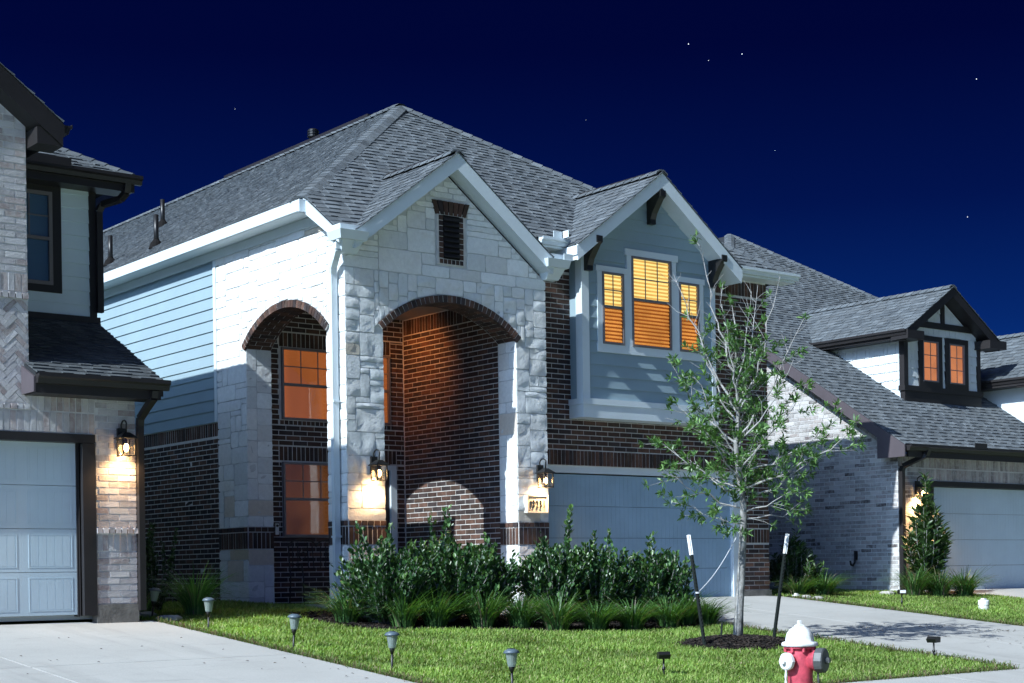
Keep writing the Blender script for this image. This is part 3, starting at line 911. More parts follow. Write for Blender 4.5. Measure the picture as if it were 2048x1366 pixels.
# --- roofs
def deck(parent, name, polys, mat, th=.06, drop=.02, warp=None):
    mb = MB()
    for p in polys:
        q = [np.array(v, float) - np.array([0, 0, drop + (warp(v) if warp else 0)]) for v in p]
        mb.prism(q, (0, 0, -th))
    return mb.build(name, M(mat), parent)
FWARP = lambda p: .16 * min(1, max(0, (16 - p[0]) / 3.9))
fz = lambda y: 5.84 + .70 * (y - 19.8)
KF = math.hypot(1, .70)
regs = [[(12.5, 19.63), (13.3, 19.63), (13.3, 20.0), (12.5, 20.0)], [(12.1, 19.38), (12.5, 19.38), (12.5, 20.71), (12.1, 20.34)], [(12.5, 20.0), (16.0, 20.0), (16.0, 23.94), (12.5, 20.71)], [(16.0, 19.8), (16.62, 19.8), (16.62, 24.4), (16.56, 24.46), (16.0, 23.94)], [(16.62, 20.05), (20.2, 20.05), (20.2, 21.40), (16.62, 24.41)], [(20.2, 19.8), (22.05, 19.8), (20.2, 21.40)]]
roof = deck(house, 'roof', [[(x, y, fz(y)) for x, y in r] for r in regs] + [[(11.97, 20.33, 6.0), (16.56, 24.46, 9.12), (16.56, 40, 9.12), (11.97, 40, 6.0)][::-1], [(22.05, 19.8, 5.84), (22.05, 40, 5.84), (16.56, 40, 9.12), (16.56, 24.46, 9.12)]], 'roof_deck', warp=lambda v: FWARP(v) if v[1] < 24.45 and v[0] > 12.05 and v[0] < 16.5 else 0)
sh = shingles((0, 19.8, 5.84), (1, 0, 0), np.array([0, 1, .70]) / KF, [[(x, (y - 19.8) * KF) for x, y in r] for r in regs], rg, warp=FWARP)
KL = math.hypot(1, .677); tr = 4.61 * KL
sh2 = shingles((11.95, 0, 6.0), (0, -1, 0), np.array([1, 0, .677]) / KL, [[(-40, 0), (-20.33, 0), (-24.46, tr), (-40, tr)]], rg)
pieces(sh + sh2, 'shingle', roof, M('shingle'), 230)
caps = ridge_caps((12.02, 20.36, 6.05), (16.56, 24.46, 9.14), rg, .17) + ridge_caps((22.03, 19.82, 5.86), (16.56, 24.46, 9.14), rg, .13)
rdg = ridge_caps((16.56, 40, 9.14), (16.56, 24.40, 9.141), rg, .15)
pieces(caps, 'hip_cap', roof, M('shingle'), 90)
pieces(rdg, 'ridge_cap', roof, M('shingle'), 20)
tb(roof, 'ridge_vent', [(16.42, 16.70, 25.3, 31.0, 9.10, 9.165)], 'dark_trim')

def gable(parent, xr, zr, half, slope, yf, yw, yb, board, rake_d, nm):
    """cross gable: two shingled slopes, rake boards and soffits facing -y"""
    K = math.hypot(1, slope); polys = []
    P = []
    for sg in (-1, 1):
        e = (xr + sg * half, zr - slope * half)
        polys.append([(xr, yf + .04, zr), (xr, yb, zr), (e[0], yb, e[1]), (e[0], yf + .04, e[1])] if sg < 0 else [(xr, yf + .04, zr), (e[0], yf + .04, e[1]), (e[0], yb, e[1]), (xr, yb, zr)])
        e1 = (0, -1, 0) if sg < 0 else (0, 1, 0); e2 = np.array([-sg, 0, slope]) / K
        rg_ = [(-yb, 0), (-yf + .02, 0), (-yf + .02, half * K), (-yb, half * K)] if sg < 0 else [(yf - .02, 0), (yb, 0), (yb, half * K), (yf - .02, half * K)]
        P += shingles((e[0], 0, e[1]), e1, e2, [rg_], rg)
    g = deck(parent, nm, polys, 'roof_deck', .05, .012)
    pieces(P, 'shingle', g, M('shingle'), 60)
    pieces(ridge_caps((xr, yf, zr + .02), (xr, yb, zr + .021), rg, .13), 'ridge_cap', g, M('shingle'), 20)
    for sg in (-1, 1):
        xe, ze = xr + sg * half, zr - slope * half
        mb = MB(); mb.prism([(xr, yf, zr - .004), (xe, yf, ze - .004), (xe, yf, ze - .02 - rake_d), (xr, yf, zr - .02 - rake_d)], (0, .035, 0)); mb.build('rake_board', M(board), g)
        mb = MB(); mb.prism([(xr, yf + .037, zr - .065), (xe, yf + .037, ze - .065), (xe, yf + .037, ze - .02 - rake_d + .01), (xr, yf + .037, zr - .02 - rake_d + .01)], (0, yw - yf - .03, 0)); mb.build('soffit', M(board), g)
        mb = MB(); mb.prism([(xe, yf, ze - .02), (xe, yb - .7, ze - .02), (xe, yb - .7, ze - .17), (xe, yf, ze - .17)], (sg * .02, 0, 0)); mb.build('fascia', M(board), g)
    return g
pgab = gable(house, 14.15, 6.81, 1.82, .76, 19.35, yP + .05, 21.5, 'white_trim', .235, 'porch_gable_roof')
bgab = gable(house, 18.43, 7.14, 1.86, .755, 19.45, yB + .05, 22.0, 'white_trim', .235, 'bay_gable_roof')
tb(pgab, 'ridge_vent', [(14.07, 14.23, 19.65, 21.2, 6.82, 6.845)], 'dark_trim'); tb(bgab, 'ridge_vent', [(18.35, 18.51, 19.8, 21.5, 7.15, 7.175)], 'dark_trim')

# eaves of the side slope: fascia, soffit, boxed end, rake down to the porch gutter
tb(house, 'fascia', [(11.95, 11.985, 20.30, 38, 5.83, 5.995)])
tb(house, 'soffit', [(11.985, 12.40, 20.36, 38, 5.825, 5.85)])
tb(house, 'eave_end', [(11.952, 12.12, 20.268, 20.30, 5.82, 6.0)])
tb(house, 'frieze_board', [(12.27, 12.33, 20.36, 38, 5.68, 5.822)])
def rk(y): return 6.03 - .70 * (20.33 - y)
mb = MB(); mb.prism([(12.06, 20.36, rk(20.36)), (12.06, 19.38, rk(19.38)), (12.06, 19.38, rk(19.38) - .14), (12.06, 20.36, rk(20.36) - .21)], (.03, 0, 0)); mb.build('rake_board', M('white_trim'), house)
mb = MB(); mb.prism([(12.09, 20.36, rk(20.36) - .06), (12.09, 19.38, rk(19.38) - .06), (12.09, 19.38, rk(19.38) - .1), (12.09, 20.36, rk(20.36) - .1)], (.22, 0, 0)); mb.build('soffit', M('white_trim'), house)
# cornice returns at both feet of the porch gable
def ret(x0, x1, nm='cornice_return'):
    mb = MB()
    mb.box(x0, x1, 19.36, 19.62, 5.33, 5.50)
    mb.hexa([(x0 - .03, 19.30, 5.28), (x1 + .03, 19.30, 5.28), (x1 + .03, 19.62, 5.28), (x0 - .03, 19.62, 5.28), (x0 - .07, 19.25, 5.40), (x1 + .04, 19.25, 5.40), (x1 + .04, 19.62, 5.40), (x0 - .07, 19.62, 5.40)])
    mb.hexa([(x0 + .10, 19.50, 5.12), (x1 - .02, 19.50, 5.12), (x1 - .02, 19.64, 5.12), (x0 + .10, 19.64, 5.12), (x0 + .04, 19.36, 5.279), (x1, 19.36, 5.279), (x1, 19.64, 5.279), (x0 + .04, 19.64, 5.279)])
    mb.build(nm, M('white_trim'), house)
ret(12.08, 12.46); ret(15.86, 16.22)

def gutter(parent, a, b, n, mat='white_trim', h=.115, w=.115):
    a = np.array(a, float); b = np.array(b, float); n = np.array(n, float); z = UPZ
    pr = [(0, 0), (.6, 0), (.72, .45), (1, .62), (1, 1), (.93, 1), (.93, .85), (.06, .85), (.06, 1), (0, 1)]
    mb = MB(); mb.prism([a + n * w * p + z * h * q for p, q in pr], b - a); return mb.build('gutter', M(mat), parent)
gutter(house, (16.05, 19.80, 5.735), (16.62, 19.80, 5.735), (0, -1, 0)); gutter(house, (20.18, 19.80, 5.735), (22.06, 19.80, 5.735), (0, -1, 0))
tb(house, 'soffit', [(16.02, 16.9, 19.80, yG + .02, 5.70, 5.734), (19.96, 22.03, 19.80, yG + .02, 5.70, 5.734)])
tb(house, 'splash_guard', [(16.27, 16.44, 19.69, 19.70, 5.85, 5.95)]); tb(house, 'splash_guard', [(16.46, 16.47, 19.55, 19.69, 5.85, 5.96)]); tb(house, 'splash_guard', [(16.12, 16.30, 19.262, 19.272, 5.40, 5.50)]); tb(house, 'splash_guard', [(20.24, 20.30, 19.67, 19.68, 5.84, 5.95)])
# downspout down the front corner
mb = MB()
pth = [(12.13, 19.52, 5.30), (12.13, 19.52, 5.16), (12.15, 19.62, 5.05), (12.19, 19.75, 4.95), (12.215, 19.80, 4.86), (12.215, 19.80, .02)]
for i in range(len(pth) - 1): mb.bar(pth[i], pth[i + 1], .075, .095, up=(1, 0, 0.001))
mb.build('downspout', M('white_trim'), house)
tb(house, 'downspout_strap', [(12.165, 12.27, 19.74, 19.86, 3.0, 3.03)]); tb(house, 'downspout_strap', [(12.165, 12.27, 19.74, 19.86, 1.05, 1.08)])
# black brackets of the bay gable
def bracket(x, ztop_, nm='bracket'):
    y0 = yB - .03; mb = MB()
    pr = [(0, 0), (-.34, 0), (-.34, -.10), (-.29, -.13), (-.26, -.17), (-.13, -.34), (-.09, -.44), (-.09, -.52), (0, -.52)]
    mb.prism([(x - .06, y0 + a, ztop_ + b) for a, b in pr], (.12, 0, 0)); mb.build(nm, M('black_metal'), bgab)
bracket(18.43, 6.84); bracket(17.02, 5.92); bracket(19.86, 5.92)

# plumbing vents and cap on the side slope
lz = lambda x: 6.0 + .677 * (x - 11.95)
for (x, y, h) in ((12.55, 28.2, .52), (12.55, 26.25, .55), (14.25, 29.5, .52)):
    mb = MB(); z = lz(x); mb.tube([(x, y, z - .05), (x, y, z + h)], .045, 10)
    vp = mb.build('vent_pipe', M('black_metal'), house, True)
    mb = MB(); mb.lathe([(.14, -.06), (.10, .05), (.055, .10), (.05, .12)], (x, y, z), n=12); mb.build('vent_flashing', M('dark_inside'), vp)
mb = MB(); z = 9.1; mb.lathe([(.06, -.3), (.06, .14), (.09, .15), (.105, .16), (.105, .31), (.07, .33)], (16.62, 27.6, z), n=14)
for k in range(3): mb.lathe([(.118, .17 + k * .05), (.118, .185 + k * .05)], (16.62, 27.6, z), n=14)
mb.build('flue_cap', M('black_metal'), roof)
# body that closes the house behind its faces
tb(house, 'inner_body', [(12.62, 21.5, 22.97, 36, 0, 5.7)], 'dark_inside'); tb(house, 'garage_body', [(15.61, 21.5, 20.37, 22.96, 0, 5.7)], 'dark_inside')
tb(house, 'right_wall', [(21.51, 21.58, 20.26, 36, 0, 5.7)], 'siding')
# added, unseen ceiling spotlight that throws the orange glow on the porch side wall
LD = np.array([1.47, .25, -.75]); LD /= np.linalg.norm(LD); LP_ = np.array([13.95, 21.95, 4.72])
mb = MB(); mb.lathe([(.06, 0), (.06, -.03), (.015, -.032), (.015, -.14)], (13.95, 21.95, 4.86), n=16); pl_ = mb.build('added_ceiling_lamp', M('black_metal'), house, True)
mb = MB(); mb.lathe([(.03, -.09), (.05, -.07), (.055, .06), (.05, .06)], LP_, LD, 16); mb.build('lamp_head', M('black_metal'), pl_, True)
mb = MB(); mb.lathe([(.045, .061), (.045, .066)], LP_, LD, 16); mb.build('lamp_glass', M('added_lamp_glow'), pl_)
l = bpy.data.lights.new('added_porch_light', 'SPOT'); l.energy = 75; l.color = (1.0, .33, .085); l.shadow_soft_size = .04; l.spot_size = math.radians(85); l.spot_blend = 1.0
lo = bpy.data.objects.new('added_porch_light', l); LINK(lo); lo.location = tuple(LP_ + LD * .08); lo.rotation_euler = Vector(LD).to_track_quat('-Z', 'Y').to_euler()

# ================================================================== LEFT HOUSE
yA, lxr = 18.84, 8.69
lh = thing('neighbour_house', (6.0, 22.0, 0.0), 'pale whitewashed brick house with dark trim at left edge', 'house')
LF = Frame((0, yA, 0), (1, 0, 0), (0, -1, 0))
r2 = random.Random(21)
mb = MB(); mb.box(8.145, lxr - .01, yA + .012, yA + .15, 0, 2.8); mb.box(2.6, 8.144, yA + .012, yA + .15, 2.29, 2.8); mb.box(1.5, 7.32, yA + .012, yA + .15, 2.8, 5.95)
mb.prism([(1.5, yA + .012, 5.95), (7.32, yA + .012, 5.95), (7.32, yA + .012, 6.0), (4.6, yA + .012, 8.0), (1.5, yA + .012, 5.96)], (0, .13, 0))
lwall = mb.build('brick_wall', M('mortar_pale'), lh)
pb = bricks(LF, .19, .84, lambda z: [(8.15, lxr)], PALE, r2, d=-.004) + soldiers(LF, 8.15, lxr, .845, 1.05, PALE, r2, d=-.004) + soldiers(LF, 8.14, lxr + .02, 1.06, 1.14, PALE, r2, d=.035)
pb += bricks(LF, 1.145, 2.76, lambda z: [(8.15, lxr)], PALE, r2, d=-.004)
pb += soldiers(LF, 4.6, 8.145, 2.295, 2.55, PALE, r2, d=-.004) + soldiers(LF, 7.34, 8.145, 2.555, 2.76, PALE, r2, d=-.004)
pb += soldiers(LF, 5.6, 7.325, 2.555, 2.63, PALE, r2, d=.02)
# herringbone panel, then a rowlock, then running bond
hb = .0667; c45 = math.sqrt(.5)
FH = Frame((6.2, yA, 2.64), (1, 0, 0), (0, -1, 0))
win = [(-.55, 0), (1.12, 0), (1.12, 1.24), (-.55, 1.24)]
for i in range(-40, 60):
    for j in range(-40, 60):
        for kind in (0, 1):
            if (i - j) % 6 != (0 if kind == 0 else 3): continue
            x0, y0, x1, y1 = (i, j, i + 3, j + 1) if kind == 0 else (i, j - 2, i + 1, j + 1)
            g = .075
            q = [(x0 + g, y0 + g), (x1 - g, y0 + g), (x1 - g, y1 - g), (x0 + g, y1 - g)]
            q = [((a - b) * c45 * hb, (a + b) * c45 * hb - 1.2) for a, b in q]
            q = clip_convex(q, win)
            if len(q) >= 3 and abs(area2(q)) > .0008: pb.append(slab_piece(FH, q, -.03, -.004 + r2.uniform(-.003, .003), pick(PALE, r2), .002, r2))
pb += soldiers(LF, 5.65, 7.325, 3.885, 3.97, PALE, r2, d=.022) + soldiers(LF, 5.65, 7.325, 3.975, 4.20, PALE, r2, d=-.004)
pb += bricks(LF, 4.21, 6.9, lambda z: [(5.65, min(7.325, 7.325 - max(0, (z - 5.95) / .75)))], PALE, r2, d=-.004)
pieces(pb, 'brick', lwall, M('whitewash_brick'), 280)
tb(lh, 'foundation', [(8.14, lxr + .005, yA - .012, yA + .15, -.1, .185)], 'foundation')
mb = MB(); mb.box(7.975, 8.142, yA - .015, yA + .05, .05, 2.18); mb.box(7.975, 8.06, yA + .06, yA + .24, .05, 2.18)
mb.box(3.0, 8.142, yA - .018, yA + .24, 2.185, 2.288); mb.box(7.975, 8.0, yA + .051, yA + .2, .05, 2.18); mb.build('door_frame', M('dark_trim'), lh)
pan = []
x = 7.90
while x > 3.3: pan.append((x - .56, x)); x -= .70
garage_door(lh, 3.1, 7.972, .04, 2.19, yA + .16, 'pale_door_paint', 'dark_trim', .005, 'panel', pan, head=2.22)
# shed roof over the garage
sy0, sz0, sy1, sz1 = 18.44, 2.965, 21.08, 4.06
ssl = (sz1 - sz0) / (sy1 - sy0); KS = math.hypot(1, ssl)
shed = deck(lh, 'shed_roof', [[(7.26, sy0, sz0), (8.88, sy0, sz0), (9.18, sy1, sz1), (7.26, sy1, sz1)]], 'roof_deck')
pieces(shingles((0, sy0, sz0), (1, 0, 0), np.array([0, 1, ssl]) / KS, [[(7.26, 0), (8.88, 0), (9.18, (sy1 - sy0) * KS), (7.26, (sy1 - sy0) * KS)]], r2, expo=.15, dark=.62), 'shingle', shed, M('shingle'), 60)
gutter(shed, (7.24, sy0, sz0 - .13), (8.93, sy0, sz0 - .13), (0, -1, 0), 'dark_trim', .125, .12)
mb = MB(); mb.box(7.24, 8.85, sy0 + .002, sy0 + .03, sz0 - .24, sz0 - .04); mb.box(7.26, 8.85, sy0 + .031, yA + .01, sz0 - .235, sz0 - .20); mb.build('fascia', M('dark_trim'), shed)
mb = MB(); mb.prism([(7.215, sy0 - .005, sz0 - .05), (7.215, sy0 - .005, sz0 - .23), (7.215, yA - .01, sz0 - .23), (7.215, yA - .01, sz0 + .12)], (.022, 0, 0)); mb.build('boxed_end', M('taupe_trim'), shed)
mb = MB(); mb.prism([(8.85, sy0, sz0 - .02), (9.15, sy1, sz1 - .02), (9.15, sy1, sz1 - .2), (8.85, sy0, sz0 - .2)], (.03, 0, 0)); mb.build('rake_board', M('dark_trim'), shed)
tb(shed, 'flashing', [(7.27, 9.2, 21.03, 21.09, 4.02, 4.13)], 'dark_trim')
mb = MB()
pth = [(8.74, 18.40, 2.83), (8.74, 18.42, 2.74), (8.73, 18.62, 2.62), (8.725, 18.78, 2.52), (8.725, 18.80, 2.42), (8.725, 18.80, .1)]
for i in range(len(pth) - 1): mb.bar(pth[i], pth[i + 1], .075, .08, up=(1, 0, .001))
mb.build('downspout', M('dark_trim'), lh)
# upper storey
yU = 21.10
UF = Frame((0, yU, 0), (1, 0, 0), (0, -1, 0))
tb(lh, 'upper_wall', [(7.0, 9.15, yU + .016, yU + .2, 3.9, 6.0)], 'white_siding')
uw = bpy.data.objects['upper_wall']
pieces(siding_boards(UF, 4.10, 6.0, .19, [(7.3, 4.0), (9.07, 4.0), (9.07, 6.0), (7.3, 6.0)], r2, lambda z: [(8.665, 9.07)] if 4.42 < z < 5.91 else None), 'siding_board', uw, M('white_siding'))
tb(lh, 'corner_trim', [(9.07, 9.17, yU - .03, yU + .05, 3.98, 6.0)], 'dark_trim')
lwn = tb(lh, 'window_casing', [(8.54, 8.665, yU - .035, yU + .01, 4.42, 5.91), (7.5, 8.54, yU - .035, yU + .01, 5.79, 5.91), (7.5, 8.54, yU - .035, yU + .01, 4.42, 4.52)], 'dark_trim')
simple('blue_blind', (0.20, 0.30, 0.36), 0.6, bscale=1)
window(lh, 7.62, 8.54, 4.52, 5.79, yU - .02, 3, 5.15, 2, 'blue_blind', 'blue_blind', glass='mirror_glass', fw=.05)
ez = 6.07
eav = deck(lh, 'upper_roof', [[(5.0, 20.70, ez), (9.60, 20.70, ez), (7.0, 23.3, ez + 1.48), (5.0, 23.3, ez + 1.48)], [(9.60, 20.70, ez), (9.60, 34, ez), (7.0, 34, ez + 1.48), (7.0, 23.3, ez + 1.48)]], 'roof_deck')
KU = math.hypot(1, .57)
pieces(shingles((0, 20.70, ez), (1, 0, 0), np.array([0, 1, .57]) / KU, [[(6.6, 0), (9.60, 0), (7.0, 2.6 * KU), (6.6, 2.6 * KU)]], r2, expo=.15, dark=.8), 'shingle', eav, M('shingle'), 60)
pieces(ridge_caps((9.58, 20.72, ez + .02), (7.0, 23.3, ez + 1.5), r2, .11, .2, dark=.9), 'hip_cap', eav, M('shingle'), 20)
gutter(eav, (5.5, 20.70, ez - .12), (9.66, 20.70, ez - .12), (0, -1, 0), 'dark_trim', .12, .12)
tb(eav, 'fascia', [(5.5, 9.58, 20.702, 20.74, ez - .22, ez - .03), (9.56, 9.60, 20.741, 34, ez - .2, ez - .03)], 'dark_trim')
tb(eav, 'soffit', [(5.5, 9.55, 20.741, yU + .02, ez - .2, ez - .16)], 'dark_trim')
tb(eav, 'splash_guard', [(7.9, 8.62, 20.575, 20.585, ez - .02, ez + .09)], 'dark_trim')
mb = MB()
pth = [(9.46, 20.66, 5.96), (9.46, 20.70, 5.84), (9.42, 20.80, 5.76), (9.24, 21.02, 5.70), (9.20, 21.04, 5.6), (9.20, 21.04, 4.2)]
for i in range(len(pth) - 1): mb.bar(pth[i], pth[i + 1], .075, .085, up=(1, 0, .001))
mb.build('downspout', M('dark_trim'), lh)
rg_keep = rg; rg = r2
lg = gable(lh, 4.6, 8.29, 3.05, .75, 18.50, yA + .05, 24.0, 'dark_trim', .26, 'front_gable_roof')
rg = rg_keep
gutter(lg, (7.66, 18.52, 5.88), (7.66, 21.0, 5.88), (1, 0, 0), 'dark_trim', .12, .12)
tb(lg, 'boxed_end', [(7.34, 7.66, 18.53, yA + .06, 5.72, 5.92)], 'dark_trim')
tb(lh, 'garage_body', [(2.0, 8.66, 19.1, 21.3, 0, 2.72)], 'pale_siding'); tb(lh, 'gable_body', [(1.6, 7.3, 19.05, 34, 2.75, 5.9)], 'pale_siding'); tb(lh, 'main_body', [(1.6, 9.13, 21.32, 34, 0, 5.95)], 'pale_siding')

# ================================================================== RIGHT HOUSE
yH, rx = 20.19, 25.37
rh = thing('neighbour_house', (30.0, 24.0, 0.0), 'pale whitewashed brick house with shingled dormer on the right', 'house')
r3 = random.Random(31)
RF = Frame((0, yH, 0), (1, 0, 0), (0, -1, 0)); RS = Frame((rx, 0, 0), (0, -1, 0), (-1, 0, 0))
rz = lambda y: 2.90 + .64 * (y - 19.79)
mb = MB(); mb.box(rx + .012, 26.30, yH + .012, yH + .2, 0, 2.75); mb.box(26.30, 33, yH + .012, yH + .2, 2.24, 2.75)
mb.prism([(rx + .012, 20.20, 0), (rx + .012, 26.5, 0), (rx + .012, 26.5, 5.6), (rx + .012, 24.3, 5.6), (rx + .012, 20.20, rz(20.2) - .2)], (.2, 0, 0))
mb.box(rx + .006, rx + .3, yH + .006, yH + .3, 0, 2.6)
rwall = mb.build('brick_wall', M('mortar_pale'), rh)
pb = bricks(RF, .0, 2.24, lambda z: [(rx, 26.30)], PALE2, r3, .1, d=-.004) + soldiers(RF, 26.1, 33, 2.245, 2.48, PALE2, r3, d=-.004) + bricks(RF, 2.245, 2.485, lambda z: [(rx, 26.1)], PALE2, r3, .1) + soldiers(RF, rx, 33, 2.49, 2.72, PALE2, r3, d=-.004)
sb = 1.187
pb += bricks(RS, .0, 5.5, lambda z: [(-26.4, -max(yH, 19.79 + (z - 2.90 + .50) / .64))], PALE2, r3, .10, d=-.004)
SL = Frame((rx, 19.79, 2.90), np.array([0, -1, -.64]) / sb, (-1, 0, 0), np.array([0, -.64, 1]) / sb)
pb += soldiers(SL, -5.2, -.35, -.38, -.16, PALE2, r3, w=.085, d=-.004, odd=.1)
pieces(pb, 'brick', rwall, M('whitewash_brick'), 280)
mb = MB(); mb.box(26.30, 26.47, yH - .015, yH + .24, 0, 2.13); mb.box(26.12, 33, yH - .018, yH + .24, 2.135, 2.238); mb.build('door_frame', M('dark_trim'), rh)
garage_door(rh, 26.48, 31.3, -.02, 2.13, yH + .14, 'pale_door_paint', 'dark_trim', .02, 'groove', head=2.15)
KR = math.hypot(1, .64)
mreg = [(25.10, 19.79), (39.0, 19.79), (30.84, 30.0), (25.10, 24.4)]
rroof = deck(rh, 'roof', [[(x, y, rz(y)) for x, y in mreg], [(25.1, 24.4, rz(24.4)), (30.84, 30, rz(30)), (30.84, 36, rz(30)), (25.1, 36, rz(24.4))][::-1]], 'roof_deck')
pieces(shingles((0, 19.79, 2.90), (1, 0, 0), np.array([0, 1, .64]) / KR, [[(x, (y - 19.79) * KR) for x, y in mreg]], r3), 'shingle', rroof, M('shingle'), 140)
pieces(ridge_caps((38.9, 19.85, 2.93), (30.84, 30.0, rz(30) + .02), r3, .13), 'hip_cap', rroof, M('shingle'), 40)
pieces(ridge_caps((25.3, 24.6, rz(24.6) + .02), (30.84, 30.0, rz(30) + .02), r3, .13), 'hip_cap', rroof, M('shingle'), 20)
gutter(rroof, (25.14, 19.79, 2.78), (36, 19.79, 2.78), (0, -1, 0), 'dark_trim', .125, .12)
tb(rroof, 'fascia', [(25.2, 36, 19.792, 19.83, 2.66, 2.86)], 'dark_trim'); tb(rroof, 'soffit', [(25.2, 36, 19.831, yH + .02, 2.70, 2.73)], 'dark_trim')
tb(rroof, 'splash_guard', [(27.15, 27.55, 19.665, 19.675, 2.88, 2.99)], 'dark_trim')
mb = MB(); mb.prism([(25.07, 19.78, rz(19.78) - .01), (25.07, 24.6, rz(24.6) - .01), (25.07, 24.6, rz(24.6) - .25), (25.07, 20.45, rz(20.45) - .25), (25.07, 20.45, 2.66), (25.07, 19.78, 2.66)], (.035, 0, 0)); mb.build('rake_board', M('taupe_trim'), rroof)
mb = MB(); mb.prism([(25.106, 19.85, rz(19.85) - .16), (25.106, 24.5, rz(24.5) - .16), (25.106, 24.5, rz(24.5) - .20), (25.106, 19.85, rz(19.85) - .20)], (.27, 0, 0)); mb.build('soffit', M('dark_trim'), rroof)
mb = MB()
pth = [(25.72, 19.73, 2.80), (25.70, 19.76, 2.70), (25.56, 20.00, 2.58), (25.45, 20.13, 2.50), (25.43, 20.14, 2.40), (25.43, 20.14, .05)]
for i in range(len(pth) - 1): mb.bar(pth[i], pth[i + 1], .085, .09, up=(1, 0, .001))
mb.build('downspout', M('dark_trim'), rh)
# dormer with white shakes and dark timbers
dm_y, d0, d1 = 21.58, 27.36, 29.96
mb = MB(); mb.prism([(d0 + .01, dm_y + .004, 3.9), (d1 - .01, dm_y + .004, 3.9), (d1 - .01, dm_y + .004, 5.45), (28.66, dm_y + .004, 6.28), (d0 + .01, dm_y + .004, 5.45)], (0, 3.0, 0))
dorm = mb.build('dormer', M('pale_siding'), rh)
def shakes(fr, s0, s1, z0, z1, test, rng):
    res = []; j = 0; z = z0
    while z < z1:
        s = s0
        while s < s1:
            w = rng.uniform(.10, .24); e = min(s + w, s1)
            if e - s > .03 and test((s + e) / 2, z + .09):
                k = rng.uniform(.93, 1.07); dz = rng.uniform(-.012, .012)
                v = [fr.P(a, b, 0) for a, b in ((s + .004, z + dz), (e - .004, z + dz), (e - .004, min(z + .19, z1)), (s + .004, min(z + .19, z1)))]
                v += [fr.P(a, b, d) for a, b, d in ((s + .004, z + dz, .022), (e - .004, z + dz, .022), (e - .004, min(z + .19, z1), .006), (s + .004, min(z + .19, z1), .006))]
                f = [(4, 5, 6, 7), (0, 1, 5, 4), (1, 2, 6, 5), (2, 3, 7, 6), (3, 0, 4, 7)]
                if np.dot(np.cross(fr.s, fr.t), fr.n) < 0: f = [q[::-1] for q in f]
                res.append((v, f, (k, k, k)))
            s += w
        z += .19
    return res
DF = Frame((0, dm_y, 0), (1, 0, 0), (0, -1, 0)); DS = Frame((d0, 0, 0), (0, -1, 0), (-1, 0, 0))
sk = shakes(DF, 27.46, 27.83, 4.36, 5.50, yes, r3) + shakes(DF, 28.62, 28.74, 4.36, 5.50, yes, r3) + shakes(DF, 29.53, 29.87, 4.36, 5.50, yes, r3) + shakes(DF, 27.46, 29.87, 5.47, 5.63, lambda s, z: True, r3) + shakes(DF, 28.0, 29.3, 5.76, 6.28, lambda s, z: z < 6.15 - .645 * abs(s - 28.66), r3)
sk += shakes(DS, -24.0, -dm_y, 4.1, 5.46, lambda s, z: z > rz(-s) - .05, r3)
pieces(sk, 'shake', dorm, M('pale_siding'), 150)
dkt = 'dark_trim'
tb(dorm, 'timber', [(27.325, 27.46, dm_y - .04, dm_y + .09, 4.36, 5.46)], dkt); tb(dorm, 'timber', [(29.87, 29.975, dm_y - .04, dm_y + .09, 4.36, 5.46)], dkt)
tb(dorm, 'sill_board', [(27.30, 30.02, dm_y - .07, dm_y + .10, 4.25, 4.36)], dkt); tb(dorm, 'sill_board', [(27.335, 29.985, dm_y - .045, dm_y + .08, 4.03, 4.248)], dkt)
tb(dorm, 'timber', [(27.6, 29.7, dm_y - .05, dm_y + .01, 5.63, 5.76)], dkt); tb(dorm, 'timber', [(28.60, 28.72, dm_y - .045, dm_y + .01, 5.762, 6.25)], dkt)
for a, b in ((27.83, 28.62), (28.74, 29.53)):
    tb(dorm, 'window_casing', [(a, a + .13, dm_y - .045, dm_y + .01, 4.362, 5.46), (b - .13, b, dm_y - .045, dm_y + .01, 4.362, 5.46), (a + .13, b - .13, dm_y - .045, dm_y + .01, 5.35, 5.46), (a + .13, b - .13, dm_y - .045, dm_y + .01, 4.362, 4.48)], dkt)
    window(rh, a + .13, b - .13, 4.48, 5.35, dm_y - .03, 2, None, 3, 'shade_peach', fw=.03)
rg_keep = rg; rg = r3
dg = gable(rh, 28.66, 6.52, 1.62, .645, 21.26, dm_y + .05, 25.6, 'dark_trim', .20, 'dormer_roof')
gutter(dg, (27.04, 21.20, 5.36), (27.04, 23.9, 5.36), (-1, 0, 0), 'dark_trim', .12, .12)
tb(dg, 'eave_return', [(26.98, 27.52, 21.16, 21.60, 5.28, 5.46)], dkt); tb(dg, 'eave_return', [(29.80, 30.40, 21.16, 21.60, 5.28, 5.46)], dkt); tb(dg, 'soffit', [(27.05, 27.36, 21.6, 24.0, 5.30, 5.36)], dkt)
dg2 = gable(rh, 32.15, 5.86, 1.78, .69, 20.5, 20.9, 25.0, 'dark_trim', .2, 'side_gable_roof')
rg = rg_keep
gutter(dg2, (30.40, 20.5, 4.52), (30.40, 22.2, 4.52), (-1, 0, 0), 'dark_trim', .12, .12)
tb(dg2, 'gable_wall', [(30.75, 33.5, 20.9, 24, 3.0, 4.65)], 'pale_siding'); tb(dg2, 'soffit', [(30.42, 30.76, 20.6, 24, 4.46, 4.52)], dkt)
tb(rh, 'inner_body', [(25.62, 33, 20.5, 34, 0, 2.8)], 'dark_inside')

